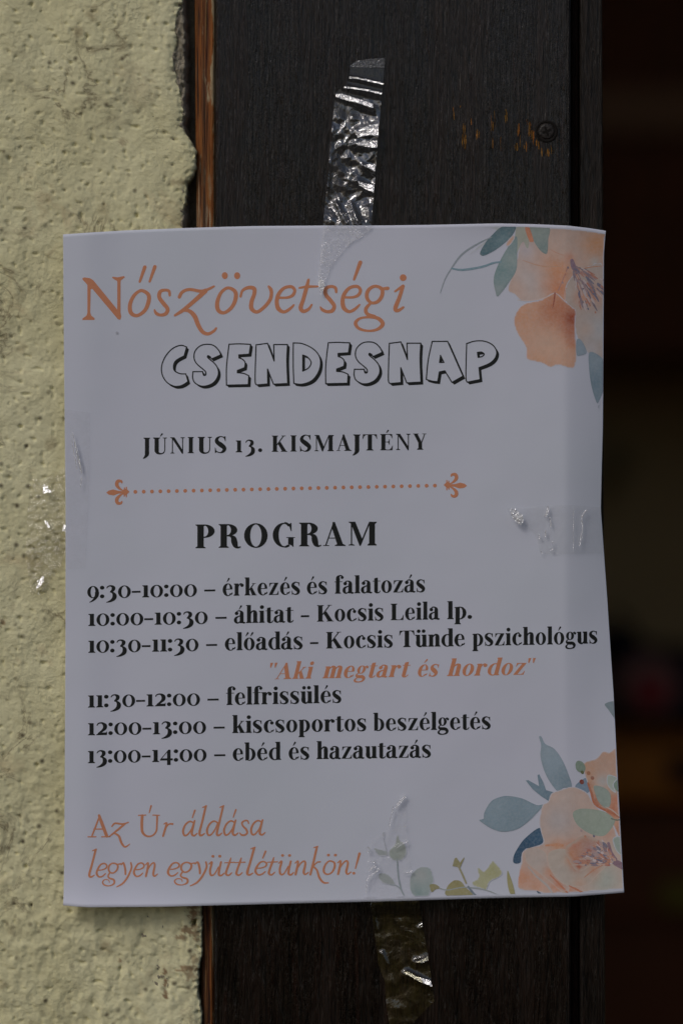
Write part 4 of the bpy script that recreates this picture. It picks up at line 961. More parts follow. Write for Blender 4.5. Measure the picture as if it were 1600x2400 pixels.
fl2 = wash("flower", [(845, 740), (885, 715), (910, 655), (970, 630), (1060, 605), (1130, 625), (1180, 660), (1235, 745), (1330, 830), (1370, 900), (1400, 1000), (1440, 1160), (1442, 1385), (1300, 1390), (1000, 1395), (900, 1398), (800, 1370), (700, 1362), (662, 1330), (675, 1220), (690, 1160), (700, 1080), (780, 1045), (850, 1015), (830, 920), (822, 850)], Z, (145, 124, 113),
     [(960, 850, 120, (132, 124, 122), .9), (1020, 680, 80, (140, 128, 122), .5), (700, 1270, 80, (150, 104, 80), .9), (800, 1330, 60, (150, 108, 86), .8), (860, 1220, 45, (146, 104, 80), .7), (950, 1040, 50, (150, 108, 82), .85), (1060, 1050, 60, (146, 100, 76), .8), (1060, 1130, 70, (146, 98, 72), .8), (1105, 1190, 42, (136, 74, 48), .95), (1000, 1180, 70, (138, 124, 114), .7), (1300, 1290, 130, (120, 124, 116), .9), (1200, 1240, 60, (146, 112, 92), .7), (1020, 1360, 60, (142, 88, 64), .8), (940, 1330, 50, (146, 96, 72), .7), (1330, 950, 60, (140, 104, 86), .6), (1400, 1040, 40, (116, 122, 114), .8)], fade=2, seed=31)
wash("petal", [(720, 1070), (800, 1050), (870, 1090), (890, 1180), (960, 1280), (1040, 1330), (1010, 1390), (900, 1300), (800, 1220), (730, 1160)], Z, (138, 124, 116), [(900, 1230, 50, (146, 100, 76), .8), (800, 1150, 50, (138, 128, 122), .5), (960, 1320, 50, (144, 92, 68), .8)], fade=3, fc=(144, 128, 118), seed=32)
wash("petal", [(900, 1080), (1000, 1060), (1060, 1110), (1110, 1215), (1200, 1180), (1330, 1165), (1250, 1250), (1180, 1320), (1090, 1340), (1000, 1320), (920, 1240), (885, 1150)], Z, (136, 124, 114), [(1220, 1210, 50, (144, 106, 86), .8), (1060, 1140, 46, (148, 98, 68), .85), (1100, 1190, 40, (136, 74, 48), .9), (1120, 1320, 50, (146, 116, 98), .7), (980, 1240, 60, (134, 124, 116), .6)], fade=3, fc=(142, 128, 118), seed=33)
strokes_print("petal_vein", [[(1040, 1330, 8), (1100, 1360, 14), (1160, 1390, 6)], [(900, 1250, 8), (980, 1330, 14), (1030, 1385, 12)], [(740, 1190, 8), (800, 1260, 12), (880, 1330, 16), (920, 1390, 12)], [(870, 1035, 14), (960, 1030, 20), (1060, 1050, 10)], [(1320, 1165, 4), (1230, 1210, 12), (1150, 1270, 6)]],
              Z, lambda i: [(138, 84, 60), (140, 86, 62), (132, 124, 120), (148, 104, 78), (140, 100, 80)][i])
wash("leaf", [(1068, 800), (1110, 770), (1180, 768), (1300, 790), (1370, 840), (1372, 880), (1330, 940), (1290, 968), (1220, 960), (1150, 925), (1090, 870)], Z, (112, 120, 108), [(1200, 800, 80, (120, 124, 112), .5), (1330, 880, 40, (110, 116, 106), .6)], rim=.05, seed=34)
wash("leaf", [(1360, 990), (1420, 975), (1430, 1100), (1390, 1080)], Z, (112, 120, 112), fade=3, seed=35)
wash("petal", [(1010, 1060), (1080, 1000), (1150, 960), (1230, 985), (1300, 1020), (1350, 1090), (1340, 1160), (1250, 1185), (1170, 1190), (1110, 1225), (1060, 1180)], Z, (140, 108, 92),
     [(1100, 1185, 55, (132, 66, 42), 1), (1080, 1030, 50, (144, 92, 72), .8), (1200, 1080, 70, (126, 96, 96), .7), (1300, 1060, 50, (138, 106, 92), .7), (1040, 1110, 50, (146, 98, 72), .8)], fade=11, fc=(138, 120, 108), seed=36)
strokes_print("branch", [[(1180, 580, 14), (1205, 650, 18), (1230, 730, 20), (1290, 770, 16), (1360, 800, 20), (1410, 830, 14)], [(1350, 840, 8), (1380, 850, 10), (1425, 850, 10)], [(1310, 755, 6), (1360, 780, 10), (1410, 825, 6)]], Z, lambda i: [(134, 80, 56), (82, 88, 78), (142, 126, 116)][i])
strokes_print("berry", [[(x, y, w), (x + 2, y + 4, w)] for x, y, w in [(1183, 505, 28), (1212, 540, 26), (1133, 568, 34), (1137, 498, 22)]], Z, lambda i: [(124, 84, 62), (116, 76, 60), (92, 40, 32), (60, 66, 30)][i])
random.seed(4)
sts = []
for i in range(210):
    a = R(random.uniform(180, 246)); r = random.uniform(60, 330) * (1 - .25 * abs(math.sin(a * 2)))
    cx, cy = 1400, 1180; l = random.uniform(15, 45); w = random.uniform(8, 19)
    x, y = cx + r * math.cos(a), cy + r * math.sin(a) * .72
    sts.append([(x, y, w), (x + l * .5 * math.cos(a), y + l * .5 * math.sin(a) * .72, w * 1.1), (x + l * math.cos(a), y + l * math.sin(a) * .72, w * .5)])
colz = [(106, 90, 94), (92, 82, 88), (128, 108, 106), (136, 96, 80), (148, 134, 132), (142, 118, 106), (84, 80, 92), (142, 98, 78), (130, 84, 72)]
rc = [random.choice(colz) for _ in range(400)]
strokes_print("stamens", [[(1340, 1130, 30), (1380, 1160, 44), (1440, 1190, 50)], [(1330, 1020, 20), (1350, 1090, 22), (1380, 1140, 30)]] + sts + [[(1128, 925, 16), (1132, 930, 16)], [(1158, 968, 16), (1160, 974, 16)], [(1222, 965, 16), (1224, 970, 16)]], Z,
              lambda i: (100, 78, 86) if i < 2 else rc[i])
wash("leaf", [(0, 1190), (28, 1210), (48, 1280), (40, 1320), (10, 1400), (-60, 1410), (-100, 1400), (-128, 1350), (-125, 1260), (-90, 1215), (-50, 1190)], Z, (114, 122, 120), [(-50, 1250, 60, (126, 126, 124), .7), (-70, 1390, 60, (96, 110, 108), .8)], fade=1, rim=.05, seed=40)
wash("leaf", [(145, 1400), (145, 1340), (180, 1300), (210, 1288), (250, 1300), (280, 1340), (330, 1400)], Z, (112, 106, 74), [(200, 1310, 40, (108, 100, 62), .7)], rim=.06, seed=41)
wash("leaf", [(330, 1300), (375, 1270), (365, 1200), (380, 1198), (420, 1220), (470, 1155), (490, 1150), (545, 1220), (545, 1250), (500, 1280), (460, 1300), (430, 1360), (400, 1350), (340, 1330)], Z, (128, 126, 98), [(480, 1230, 50, (122, 120, 84), .6)], fade=1, seed=42)
wash("leaf", [(588, 1220), (600, 1240), (625, 1310), (642, 1390), (615, 1400), (595, 1350), (585, 1280)], Z, (116, 110, 74), rim=.08, seed=43)
wash("leaf", [(20, 1320), (60, 1318), (95, 1345), (60, 1355), (35, 1375), (22, 1350)], Z, (108, 102, 72), rim=.06, seed=44)
wash("leaf", [(185, 1185), (200, 1130), (215, 1122), (240, 1160), (270, 1120), (272, 1130), (258, 1160), (240, 1200), (215, 1190)], Z, (110, 104, 74), rim=.05, seed=45, smooth=False)
strokes_print("sprig_stem", [[(225, 1180, 12), (255, 1240, 14), (285, 1310, 12)], [(90, 1345, 8), (150, 1360, 8), (260, 1340, 8), (380, 1350, 10), (460, 1370, 8), (525, 1400, 6)], [(300, 1335, 14), (330, 1375, 16), (355, 1400, 14)], [(805, 1370, 8), (830, 1392, 18)]], Z, lambda i: [(112, 106, 78), (114, 118, 116), (84, 92, 98), (60, 74, 86)][i])
Z = zf(500, 1870, 3.2667)                # pale sprig beneath the tape
PG = (116, 120, 118)
wash("leaf", [(1262, 575), (1300, 565), (1350, 590), (1390, 650), (1340, 655), (1290, 640), (1265, 610)], Z, (114, 118, 116), fade=1, seed=50)
wash("leaf", [(1340, 400), (1385, 350), (1398, 280), (1412, 270), (1430, 320), (1460, 340), (1480, 410), (1450, 460), (1400, 480), (1350, 450)], Z, (114, 118, 112), [(1380, 430, 40, (106, 114, 106), .5)], fade=3, seed=51)
wash("leaf", [(1225, 375), (1270, 385), (1330, 400), (1340, 430), (1280, 440), (1240, 410)], Z, (116, 120, 118), fade=2, seed=52)
wash("leaf", [(1290, 260), (1310, 255), (1312, 290), (1298, 300)], Z, (118, 120, 124), fade=2, seed=53)
wash("leaf", [(1160, 745), (1240, 745), (1245, 765), (1160, 765)], Z, (108, 116, 114), fade=1, seed=54)
wash("leaf", [(1405, 745), (1440, 738), (1465, 745), (1465, 768), (1405, 768)], Z, (104, 112, 112), fade=1, seed=55)
strokes_print("sprig_stem", [[(1405, 460, 10), (1412, 580, 11), (1430, 680, 12), (1455, 735, 10)], [(1350, 655, 6), (1395, 662, 8), (1430, 690, 9)], [(1330, 425, 6), (1300, 300, 5)]], Z, lambda i: [(104, 112, 114), (108, 116, 118), (120, 122, 126)][i])
# little stray specks printed in the background
sts = [[(378, 752, 26), (380, 756, 20)]]
Z = zf(180, 590, 3.92)
strokes_print("ink_speck", [[(x, y, w), (x + 1, y + 1, w)] for x, y, w in ((376, 748, 26),)], Z, lambda i: (122, 122, 128))

# ------------------------------------------------------------------ clear tapes
TG = "clear adhesive tapes holding the poster"
def tape(name, outline, mat, ydepth, amp, cell, seed, label, step=3.0, ridges=()):
    xs = [p[0] for p in outline]; ys = [p[1] for p in outline]
    gx, gy = np.meshgrid(np.arange(min(xs), max(xs), step), np.arange(min(ys), max(ys), step))
    gx = gx.ravel() + .01; gy = gy.ravel() + .01
    k = inpoly(gx, gy, outline); gx, gy = gx[k], gy[k]
    k = edge_dist(gx, gy, outline) > step * .45; gx, gy = gx[k], gy[k]
    rs = []
    for i in range(len(outline)):
        a = np.array(outline[i - 1], float); c = np.array(outline[i], float); n = max(1, int(np.hypot(*(c - a)) / step))
        for j in range(n): rs.append(a + (c - a) * j / n)
    vs, T = triangulate([rs], (), list(zip(gx, gy)))
    A = np.array(vs); X, Y = A[:, 0], A[:, 1]
    d = ydepth(X, Y) - .0007 * 0
    c = fbm(X / cell, Y / cell, 3, seed); rdg = np.abs(perlin(X / cell * .8, Y / cell * .8, seed + 4))
    a = amp(X, Y)
    d = d - a * (.6 * (c + .8) + .9 * (1 - rdg)) 
    for (x0, y0, x1, y1, w, h) in ridges:   # folds: x0,y0 -> x1,y1, half width w px, height h m
        dx, dy = x1 - x0, y1 - y0; t = np.clip(((X - x0) * dx + (Y - y0) * dy) / (dx * dx + dy * dy), 0, 1)
        q = np.hypot(X - x0 - t * dx, Y - y0 - t * dy); d = d - h * np.exp(-(q / w) ** 2)
    V = np.stack([(X - 800) * PXM, d, (1200 - Y) * PXM], -1)
    F = []
    for t in T:
        p, q_, r_ = (A[i] for i in t[:3]); ar = (q_[0] - p[0]) * (r_[1] - p[1]) - (q_[1] - p[1]) * (r_[0] - p[0])
        F.append(t if ar < 0 else t[::-1])
    return V, F
def tape_part(name, V, F, mat, root):
    o = mesh(name, V, F, mat, None, True); child(o, root); return o
def off_board(X, Y): return 0 * X + b - .0012
def off_paper(X, Y): return depth(X, Y) - .00062
# top tape
t1 = empty("clear_tape", P(830, 530, -.003)); bpy.context.view_layer.update()
topW = [(820, 153), (836, 141), (870, 137), (901.5, 135.5), (900, 160), (896.5, 198), (893, 240), (888.6, 287), (882, 370), (877, 446), (872, 500), (869.8, 531), (758, 531), (759.5, 497), (764, 455), (769, 414), (774, 340), (778.6, 287), (783, 250), (785, 220), (794, 209), (807, 201), (812, 190), (818, 178)]
topP = [(869.8, 532), (869.5, 539), (850, 556), (823, 571), (805, 590), (791, 606), (780, 622), (772, 638), (766, 655), (759, 673), (756, 685), (753, 692), (750, 678), (743.5, 663), (746, 640), (750, 605), (753, 574), (756, 545), (758, 532)]
def paper_step(X, Y): return (b - .0016) + (depth(X, 532 + 0 * Y) - .0006 - (b - .0016)) * sm(470, 531, Y)
rid = [(818, 180, 898, 198, 4, .0014), (807, 202, 894, 224, 5, .0018), (786, 222, 872, 256, 8, .0022), (835, 312, 886, 297, 13, .0024), (828, 340, 886, 342, 9, .0018), (850, 390, 878, 402, 8, .0018), (838, 425, 876, 450, 9, .0020), (788, 478, 812, 526, 6, .0016), (822, 478, 838, 524, 6, .0016), (779, 300, 768, 440, 5, .0010)]
up = [p for p in topW if p[1] <= 225] + [(893.5, 232), (784, 222)]
up = [(820, 158), (818, 178), (812, 190), (807, 201), (794, 209), (785, 219), (893.5, 236), (896.5, 198), (900, 158.5)]
lowp = [(893.4, 237), (888.6, 287), (882, 370), (877, 446), (872, 500), (869.8, 531), (758, 531), (759.5, 497), (764, 455), (769, 414), (774, 340), (778.6, 287), (783, 250), (785, 220.5)]
V, F = tape("t", up, M_TAPE, paper_step, lambda X, Y: .00004 + 0 * X, 26, 61, "", 2.6, rid[:2])
tape_part("smooth_tape_end", V, F, mat_tape("clear_tape_smooth", (.96, .96, .95), .12, .045, .0, 120), t1)
V, F = tape("t", [(820, 157.5), (820, 153), (836, 141), (870, 137), (901.5, 135.5), (900, 157.8)], M_TAPE, paper_step, lambda X, Y: .00015 + 0 * X, 10, 62, "", 2.0)
tape_part("crinkled_tape_end", V, F, mat_tape("crinkled_tape", (.95, .95, .94), 1.0, .12, .10, 600), t1)
V, F = tape("t", lowp, M_TAPE, paper_step, lambda X, Y: .00035 + .0006 * sm(225, 300, Y), 26, 61, "", 2.6, rid[2:])
tape_part("tape_on_wood", V, F, M_TAPE, t1)
V, F = tape("tape_strip", topP, M_TAPE_P, off_paper, lambda X, Y: .00012 + 0 * X, 14, 63, "", 2.6)
tape_part("tape_on_paper", V, F, mat_tape("frosted_tape_end", (1, 1, 1), .9, .035, .30, 420, 0, (1, 1, 1)), t1)
V, F = tape("tape_strip", [(746, 664), (752, 655), (758, 660), (762, 672), (757, 684), (752, 693), (748, 680)], M_TAPE, lambda X, Y: depth(X, Y) - .0013, lambda X, Y: .0004 + 0 * X, 6, 64, "", 1.6)
tape_part("curled_tip", V, F, mat_tape("milky_tape_tip", (1, 1, 1), .8, .30, .8, 500, 0, (1, 1, 1)), t1)
props(t1, "long crumpled shiny clear tape strip on the wood above the poster, torn to a point", "tape", TG)
# bottom tape
t2 = empty("clear_tape", P(940, 2110, -.003)); bpy.context.view_layer.update()
botP = [(951.5, 1853), (951.5, 1927), (956, 1972), (964, 2039), (972, 2080), (979, 2107.5), (868, 2111), (857, 2100), (858, 2060), (860.6, 2023), (867, 1972), (885, 1958), (910, 1940), (915, 1905), (921, 1873), (936, 1862)]
botW = [(868, 2112), (980, 2108.5), (991, 2176), (1004, 2246), (1012, 2310), (1017, 2348.5), (990, 2375), (966, 2400), (955, 2425), (915, 2420), (911, 2400), (905, 2358), (902, 2304), (886, 2259), (876.5, 2182)]
def pstep2(X, Y): return (b - .0012) + (depth(X, 2106 + 0 * Y) - .0006 - (b - .0012)) * (1 - sm(2112, 2150, Y))
V, F = tape("tape_strip", botP, M_TAPE_P, off_paper, lambda X, Y: .00008 + 0 * X, 40, 71, "", 3.0,
            [(948, 1862, 914, 1935, 4, .0012), (920, 1880, 908, 1960, 2.5, .0008), (922, 1985, 956, 1968, 3, .0010), (866, 2020, 888, 2028, 3, .0010), (858, 2068, 886, 2034, 3, .0012), (948, 2042, 966, 2038, 2.5, .0010), (858, 2020, 857, 2100, 2.5, .0007), (862, 1985, 872, 1992, 4, .0012), (955, 1950, 962, 2020, 2, .0006)])
tape_part("tape_on_paper", V, F, M_TAPE_P, t2)
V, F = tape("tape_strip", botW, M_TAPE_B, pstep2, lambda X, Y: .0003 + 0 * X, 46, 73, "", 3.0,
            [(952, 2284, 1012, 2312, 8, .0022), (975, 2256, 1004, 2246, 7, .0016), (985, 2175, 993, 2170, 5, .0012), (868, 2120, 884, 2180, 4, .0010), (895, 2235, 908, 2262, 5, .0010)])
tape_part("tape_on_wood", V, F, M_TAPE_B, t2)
props(t2, "clear tape with glue residue and a painted olive reflection, hanging below the poster's bottom edge over the dark wood", "tape", TG)
# right tape
t3 = empty("clear_tape", P(1330, 1240, -.003)); bpy.context.view_layer.update()
rt = [(1186, 1192), (1197, 1188), (1222, 1192), (1290, 1185), (1340, 1184), (1408.0, 1189), (1414.5, 1297), (1350, 1298), (1300, 1297.5), (1264, 1297), (1258, 1270), (1250, 1252), (1236, 1238), (1222, 1229), (1205, 1222), (1192, 1208)]
V, F = tape("tape_strip", rt, M_TAPE_P, off_paper, lambda X, Y: .00006 + .00025 * (1 - sm(1210, 1235, X)), 30, 81, "", 3.0,
            [(1372, 1196, 1362, 1210, 2.2, .0008), (1362, 1210, 1355, 1280, 2.2, .0008), (1281, 1188, 1276, 1208, 2.4, .0009), (1200, 1196, 1218, 1226, 5, .0015), (1285, 1215, 1278, 1260, 2, .0005), (1262, 1252, 1264, 1262, 3, .0009), (1290, 1262, 1288, 1296, 2, .0006)])
tape_part("tape_strip", V, F, mat_tape("smooth_tape_on_paper", (.98, .98, .975), .35, .02, .04, 150), t3)
V, F = tape("tape_strip", [(1193, 1193), (1204, 1192), (1214, 1202), (1222, 1206), (1224, 1222), (1218, 1231), (1206, 1224), (1196, 1212)], M_TAPE, lambda X, Y: depth(X, Y) - .0022, lambda X, Y: .0005 + 0 * X, 8, 84, "", 1.8)
tape_part("lifted_bubble", V, F, mat_tape("milky_tape_bubble", (1, 1, 1), .6, .35, .75, 420, 0, (1, 1, 1)), t3)
props(t3, "smooth clear tape over the poster's right edge with a white lifted tip", "tape", TG)
# left tape, from the paper on to the plaster
t4 = empty("clear_tape", P(160, 1200, -.002)); bpy.context.view_layer.update()
lt = [(154.5, 960), (214, 968), (212, 1100), (208, 1230), (203, 1330), (156.5, 1335)]
V, F = tape("tape_strip", lt, M_TAPE_P, off_paper, lambda X, Y: .00006 + 0 * X, 60, 91, "", 4.0)
tape_part("tape_on_paper", V, F, mat_tape("smooth_tape_left", (.99, .99, .99), .3, .015, .06, 120), t4)
def plaster_d(X, Y): return .0022 - plaster_h(X, Y) - .0007
lw = [(72, 1120), (98, 1126), (120, 1110), (154, 1095), (155.5, 1290), (140, 1330), (120, 1360), (95, 1395), (70, 1390), (60, 1300), (64, 1200)]
V, F = tape("tape_strip", lw, M_TAPE, plaster_d, lambda X, Y: .00035 + 0 * X, 12, 93, "", 2.6)
tape_part("tape_on_plaster", V, F, mat_tape("tape_on_plaster", (.97, .96, .93), .8, .11, .04, 300), t4)
# highlights on the crinkled film, built as raised milky flakes tilted to the sun
M_GLINT_PEAK = mat_tape("glint_crinkle_film", (.95, .95, .95), .40, .52, .28, 380)
def glint_peak(pts, tilt, root=None, dfn=None, lift=.0014, name="glint_crinkle"):
    root = root or t4; dfn = dfn or plaster_d
    cx = sum(p[0] for p in pts) / len(pts); cy = sum(p[1] for p in pts) / len(pts)
    V, F = tape("p", pts, M_TAPE, lambda X, Y: float(dfn(np.array(cx), np.array(cy))) - lift + (cy - Y) * PXM * tilt * .42 + (cx - X) * PXM * tilt * .30, lambda X, Y: .00006 + 0 * X, 9, 95, "", 1.6)
    tape_part(name, V, F, M_GLINT_PEAK, root)
M_GLINT_CREASE = mat_tape("glint_crease_film", (.95, .95, .95), .8, .50, .30, 700, 0, (1, 1, 1), .15)
def glint_crease(pts, root, lift=.0009, tilt=1.0):     # pts: (x, y, width): glint along a fold, as a whitened sliver tilted sunward
    c = cr(pts, False, 4); L = []; Q = []
    for i in range(len(c)):
        t = c[min(i + 1, len(c) - 1)][:2] - c[max(i - 1, 0)][:2]; t = t / (math.hypot(*t) or 1); n_ = np.array((-t[1], t[0])) * c[i][2] * .75
        L.append(c[i][:2] + n_); Q.append(c[i][:2] - n_)
    V = []; F = []
    for l, q in zip(L, Q):
        m = (l + q) / 2; d0 = float(depth(m[0], m[1])) - .00062 - lift
        for v in (l, q):
            V.append(((v[0] - 800) * PXM, d0 + (m[1] - v[1]) * PXM * .42 * tilt + (m[0] - v[0]) * PXM * .30 * tilt, (1200 - v[1]) * PXM))
    for i in range(len(L) - 1): F.append((2 * i, 2 * i + 1, 2 * i + 3, 2 * i + 2))
    o = tape_part("glint_crease", V, F, M_GLINT_CREASE, root)
glint_peak([(101, 1137), (104, 1134), (107, 1140), (113, 1138), (112, 1145), (121, 1150), (119, 1156), (112, 1154), (102, 1157)], 1.0)
glint_peak([(104, 1221), (108, 1219), (114, 1226), (119, 1238), (114, 1237), (108, 1229)], 1.0)
glint_peak([(150, 1227), (154, 1232), (154.5, 1248), (151, 1244), (146, 1246), (148, 1237)], 1.0)
glint_peak([(99, 1351), (103, 1350), (103, 1362), (97, 1372), (87, 1381), (85, 1376), (90, 1368), (86, 1362), (94, 1357)], 1.0)
glint_crease([(172.5, 1012, .6), (180, 1045, 2.6), (188, 1080, 4.0), (195, 1111, 1.5)], t4)
glint_crease([(170, 1020, .5), (176, 1060, 1.0), (184, 1100, 1.0)], t4)
glint_crease([(194, 1116, .6), (193.5, 1130, 1.4), (191, 1142, 1.0)], t4)
glint_crease([(1374, 1195, 1.0), (1366, 1202, 2.6), (1361, 1216, 1.6), (1363, 1236, 1.5), (1359, 1262, 2.2), (1355, 1280, .8)], t3)
glint_crease([(1281.5, 1187, 3.2), (1280, 1200, 3.6), (1275, 1211, 2.6)], t3)
glint_crease([(1283, 1209, 1.5), (1287, 1222, 2.0), (1288, 1234, 1.4)], t3)
glint_crease([(1276, 1242, 2.2), (1275, 1258, 1.8)], t3); glint_crease([(1260, 1252, 1.0), (1263, 1262, 3.8)], t3); glint_crease([(1288, 1290, 3), (1293, 1286, 2.4)], t3); glint_crease([(1264, 1290, 1), (1267, 1297, 3)], t3)
glint_crease([(1292, 1270, 1.6), (1293, 1280, 1.2)], t3); glint_crease([(1341, 1290, .8), (1341, 1240, .9), (1342, 1190, .6)], t3)
glint_crease([(950.5, 1863, 2.5), (940, 1873, 4.5), (931, 1884, 4.0), (926, 1893, 1.2)], t2)
glint_crease([(920, 1885, .8), (919, 1900, 1.8), (914, 1915, 1.2), (911, 1940, .8)], t2)
glint_crease([(955.5, 1969, 2.2), (942, 1975, 2.0), (929, 1984, 1.0)], t2)
glint_crease([(867, 2017, 1.4), (875, 2017, 2.2), (882, 2022, .8)], t2)
glint_crease([(864, 2039, 1.2), (872, 2030, 3.2), (880, 2027, 3.0)], t2); glint_crease([(888, 2032, 3.0), (878, 2042, 2.0), (866, 2050, 1.4), (858, 2063, 1.2)], t2)
glint_crease([(860, 1980, 1.4), (863, 1984, 3.0), (868, 1988, 1.0)], t2); glint_crease([(860, 1994, 3.6), (863, 1990, 2.4)], t2)
glint_crease([(950, 2042, 1.0), (958, 2041, 2.4), (965, 2037, 3.4)], t2); glint_crease([(858.5, 2064, 1), (857.5, 2090, .8)], t2); glint_crease([(944, 1936, 1.0), (950, 1934, 1.6)], t2)
glint_peak([(945, 2281), (958, 2280), (975, 2289), (1008, 2296), (1012, 2309), (985, 2301), (966, 2292)], 1.0, t2, off_board, .0012)
glint_peak([(974, 2255), (990, 2250), (1001, 2242), (1003, 2250), (988, 2257)], .8, t2, off_board, .0012)
glint_peak([(818.5, 178), (836, 180), (862, 187), (898, 198), (897, 202), (862, 191.5), (836, 184), (818, 182)], 1.0, t1, off_board, .0016)
glint_peak([(807, 200.5), (835, 205), (870, 213), (894, 221), (893.6, 225), (868, 217), (835, 209), (804, 204)], 1.0, t1, off_board, .0020)
glint_peak([(827, 229), (800, 218), (785, 219), (787, 226), (800, 232), (835, 243), (872, 257), (874, 248), (850, 238)], 1.0, t1, off_board, .0026)
glint_peak([(842, 303), (862, 294), (886, 292), (886, 322), (866, 318), (838, 324), (832, 314)], 1.0, t1, off_board, .0030)
glint_peak([(834, 336), (850, 330), (884, 332), (883, 350), (856, 345), (838, 342)], 1.0, t1, off_board, .0030)
glint_peak([(838, 424), (850, 430), (876, 436), (875, 454), (858, 446), (842, 436)], 1.0, t1, off_board, .0030)
glint_peak([(852, 388), (864, 386), (879, 386), (878, 404), (868, 398)], 1.0, t1, off_board, .0030)
props(t4, "clear tape over the poster's left edge with crinkle glints on the plaster", "tape", TG)

# ------------------------------------------------------------------ dim room behind the door opening (out of focus)
M_RW = mat_simple("olive_room_wall", (.46, .36, .19), .9, .2, 6, .15)
M_CUP = mat_wood("red_brown_cupboard_wood", (.13, .045, .013), (.18, .062, .018), .6)
M_CUP2 = mat_simple("brown_cupboard_rail", (.26, .135, .06), .6, .3, 8, .2)
M_NAVY = mat_simple("navy_cloth", (.006, .006, .016), .9, .2, 60, .3, .003)
M_RING = mat_simple("brown_grey_patch", (.30, .17, .15), .9, .2)
M_REDP = mat_simple("deep_red_patch", (.36, .02, .04), .9, .2)
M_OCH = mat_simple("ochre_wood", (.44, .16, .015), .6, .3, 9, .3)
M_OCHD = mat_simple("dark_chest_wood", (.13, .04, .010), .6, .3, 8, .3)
YB = 2.2
def wallbox(name, x0, x1, y0, y1, z0, z1, mat):
    o = bevel_box(name, x0, x1, y0, y1, z0, z1, mat, None, 0); props(o, kind='structure'); return o
fx = P(1417, 0)[0]
wallbox("room_back_wall", -.9, 2.4, YB, YB + .1, -1.4, 1.5, M_RW)
wallbox("room_floor", -.9, 2.4, .13, YB, -1.5, -1.4, M_OCHD)
wallbox("room_ceiling", -.9, 2.4, .13, YB, 1.5, 1.6, M_RW)
wallbox("room_side_wall", -1.0, -.9, .13, YB, -1.4, 1.5, M_RW)
wallbox("room_side_wall", 2.4, 2.5, .13, YB, -1.4, 1.5, M_RW)
wallbox("room_front_wall", -.9, fx - .02, .121, .1295, -1.4, 1.5, M_RW)
wallbox("room_front_wall", fx + .82, 2.4, .0, .13, -1.4, 1.5, M_RW)
# wall cupboard: upper part of the view
def fbox(name, px0, px1, py0, py1, y0, y1, mat, root, bev=.004):
    a = PF(px0, py0, y0); c = PF(px1, py1, y0)
    o = bevel_box(name, a.x, c.x, y0, y1, c.z, a.z, mat, None, bev); child(o, root); return o
cup = empty("wall_cupboard", PF(1560, 830, YB)); bpy.context.view_layer.update()
fbox("cabinet_body", 1380, 1900, -600, 832, YB - .30, YB - .002, M_CUP, cup)
fbox("cornice_rail", 1375, 1905, 200, 318, YB - .33, YB - .302, M_CUP2, cup)
fbox("cabinet_door", 1384, 1642, 330, 822, YB - .318, YB - .302, M_CUP, cup)
fbox("cabinet_door", 1648, 1898, 330, 822, YB - .318, YB - .302, M_CUP, cup)
props(cup, "dark red-brown wall cupboard, out of focus high in the dim doorway", "cupboard")
# pale dried posy pinned to the olive wall
posy = empty("wall_ornament", PF(1450, 1090, YB)); bpy.context.view_layer.update()
M_POSY = mat_simple("faded_ornament", (.27, .24, .13), .9, .2, 60, .3)
for (cx, cy, rx, ry) in ((1452, 1078, 26, 34), (1436, 1112, 22, 22), (1425, 1155, 18, 14)):
    bm = bmesh.new(); bmesh.ops.create_icosphere(bm, subdivisions=3, radius=1); c = PF(cx, cy, YB - .03); kx = PXM * (1 + YB)
    for v in bm.verts:
        q = 1 + .18 * math.sin(v.co.x * 7) * math.cos(v.co.z * 6)
        v.co = Vector((c.x + v.co.x * rx * kx * q, c.y + v.co.y * .028, c.z + v.co.z * ry * kx * q))
    me = bpy.data.meshes.new("bloom"); bm.to_mesh(me); bm.free(); me.materials.append(M_POSY)
    o = bpy.data.objects.new("bloom", me); scene.collection.objects.link(o); child(o, posy)
props(posy, "small pale blurred ornament on the olive wall inside the doorway", "ornament")
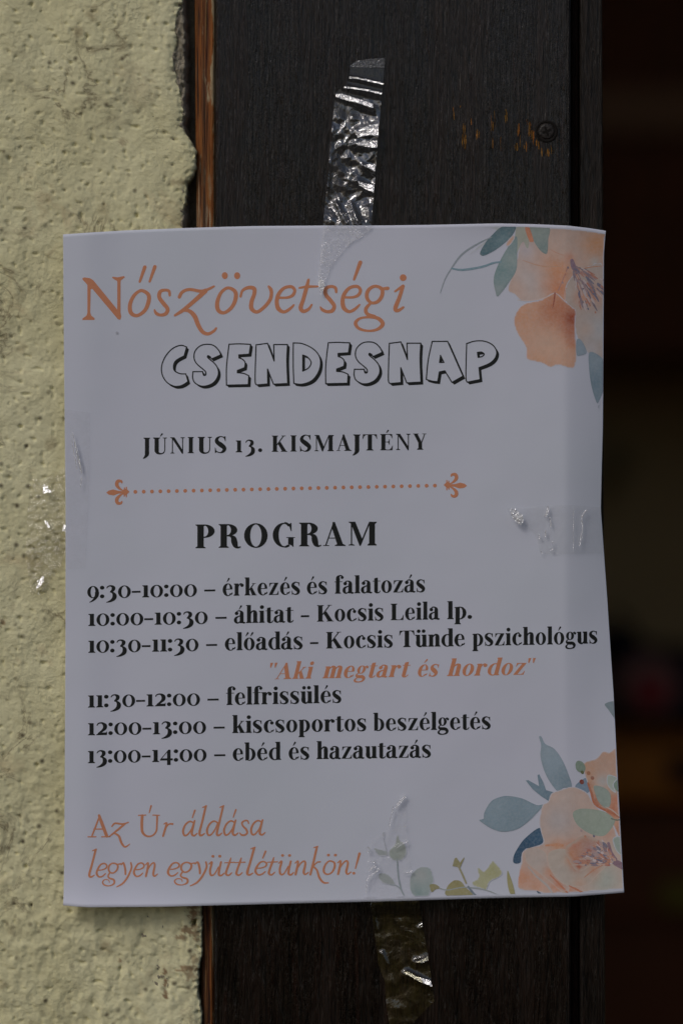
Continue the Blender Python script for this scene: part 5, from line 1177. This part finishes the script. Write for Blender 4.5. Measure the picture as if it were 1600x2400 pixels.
# navy bag with a round patch
YN = 1.75
bag = empty("dark_bag", PF(1540, 1740, YN)); bpy.context.view_layer.update()
out = crs([(1420, 1478, 1), (1470, 1478), (1540, 1520, 1), (1680, 1530), (1780, 1560), (1800, 1700), (1740, 1752), (1600, 1748), (1450, 1735), (1425, 1600)])
def slab(name, pts, y0, y1, mat, root):
    n = len(pts); V = [PF(x, y, y0) for x, y in pts]; off = y1 - y0
    V2 = [v + Vector((0, off, 0)) for v in V]; cen = sum(V, Vector()) / n
    Vm = [cen + (v - cen) * .94 + Vector((0, -.02, 0)) for v in V]
    allv = Vm + V + V2; F = [tuple(range(n))] + [(i, (i + 1) % n, n + (i + 1) % n, n + i) for i in range(n)] + [(n + i, n + (i + 1) % n, 2 * n + (i + 1) % n, 2 * n + i) for i in range(n)] + [tuple(range(2 * n, 3 * n))[::-1]]
    o = mesh(name, allv, F, mat, None, False)
    bm = bmesh.new(); bm.from_mesh(o.data); bmesh.ops.recalc_face_normals(bm, faces=bm.faces); bm.to_mesh(o.data); bm.free()
    child(o, root); return o
slab("bag_body", out, YN, YN + .12, M_NAVY, bag)
slab("round_patch", [tuple(p) for p in circ(1516, 1605, 74, 32)], YN - .026, YN - .0205, M_RING, bag)
slab("red_centre", [tuple(p) for p in circ(1522, 1618, 36, 28)], YN - .0535, YN - .0475, M_REDP, bag)
slab("strap", [(1430, 1440), (1448, 1434), (1490, 1478), (1470, 1484)], YN + .02, YN + .04, M_NAVY, bag)
props(bag, "black-blue bag with a round red-centred patch, blurred inside the doorway", "bag")
# ochre chest under it
chest = empty("wooden_chest", PF(1560, 2500, 1.5)); bpy.context.view_layer.update()
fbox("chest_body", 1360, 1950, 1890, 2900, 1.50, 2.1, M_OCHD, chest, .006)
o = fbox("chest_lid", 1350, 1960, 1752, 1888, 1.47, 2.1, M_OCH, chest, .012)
fbox("front_board", 1370, 1940, 2050, 2150, 1.482, 1.499, M_OCHD, chest, .003)
fbox("front_board", 1370, 1940, 2220, 2700, 1.482, 1.499, M_OCHD, chest, .003)
fbox("lock_plate", 1570, 1640, 1775, 1835, 1.455, 1.469, M_NAVY, chest, .003)
fbox("label_card", 1548, 1640, 2066, 2130, 1.470, 1.4815, mat_simple("olive_card", (.20, .17, .03), .8, .2), chest, .002)
props(chest, "brown chest with ochre lid, blurred at the bottom of the doorway", "chest")
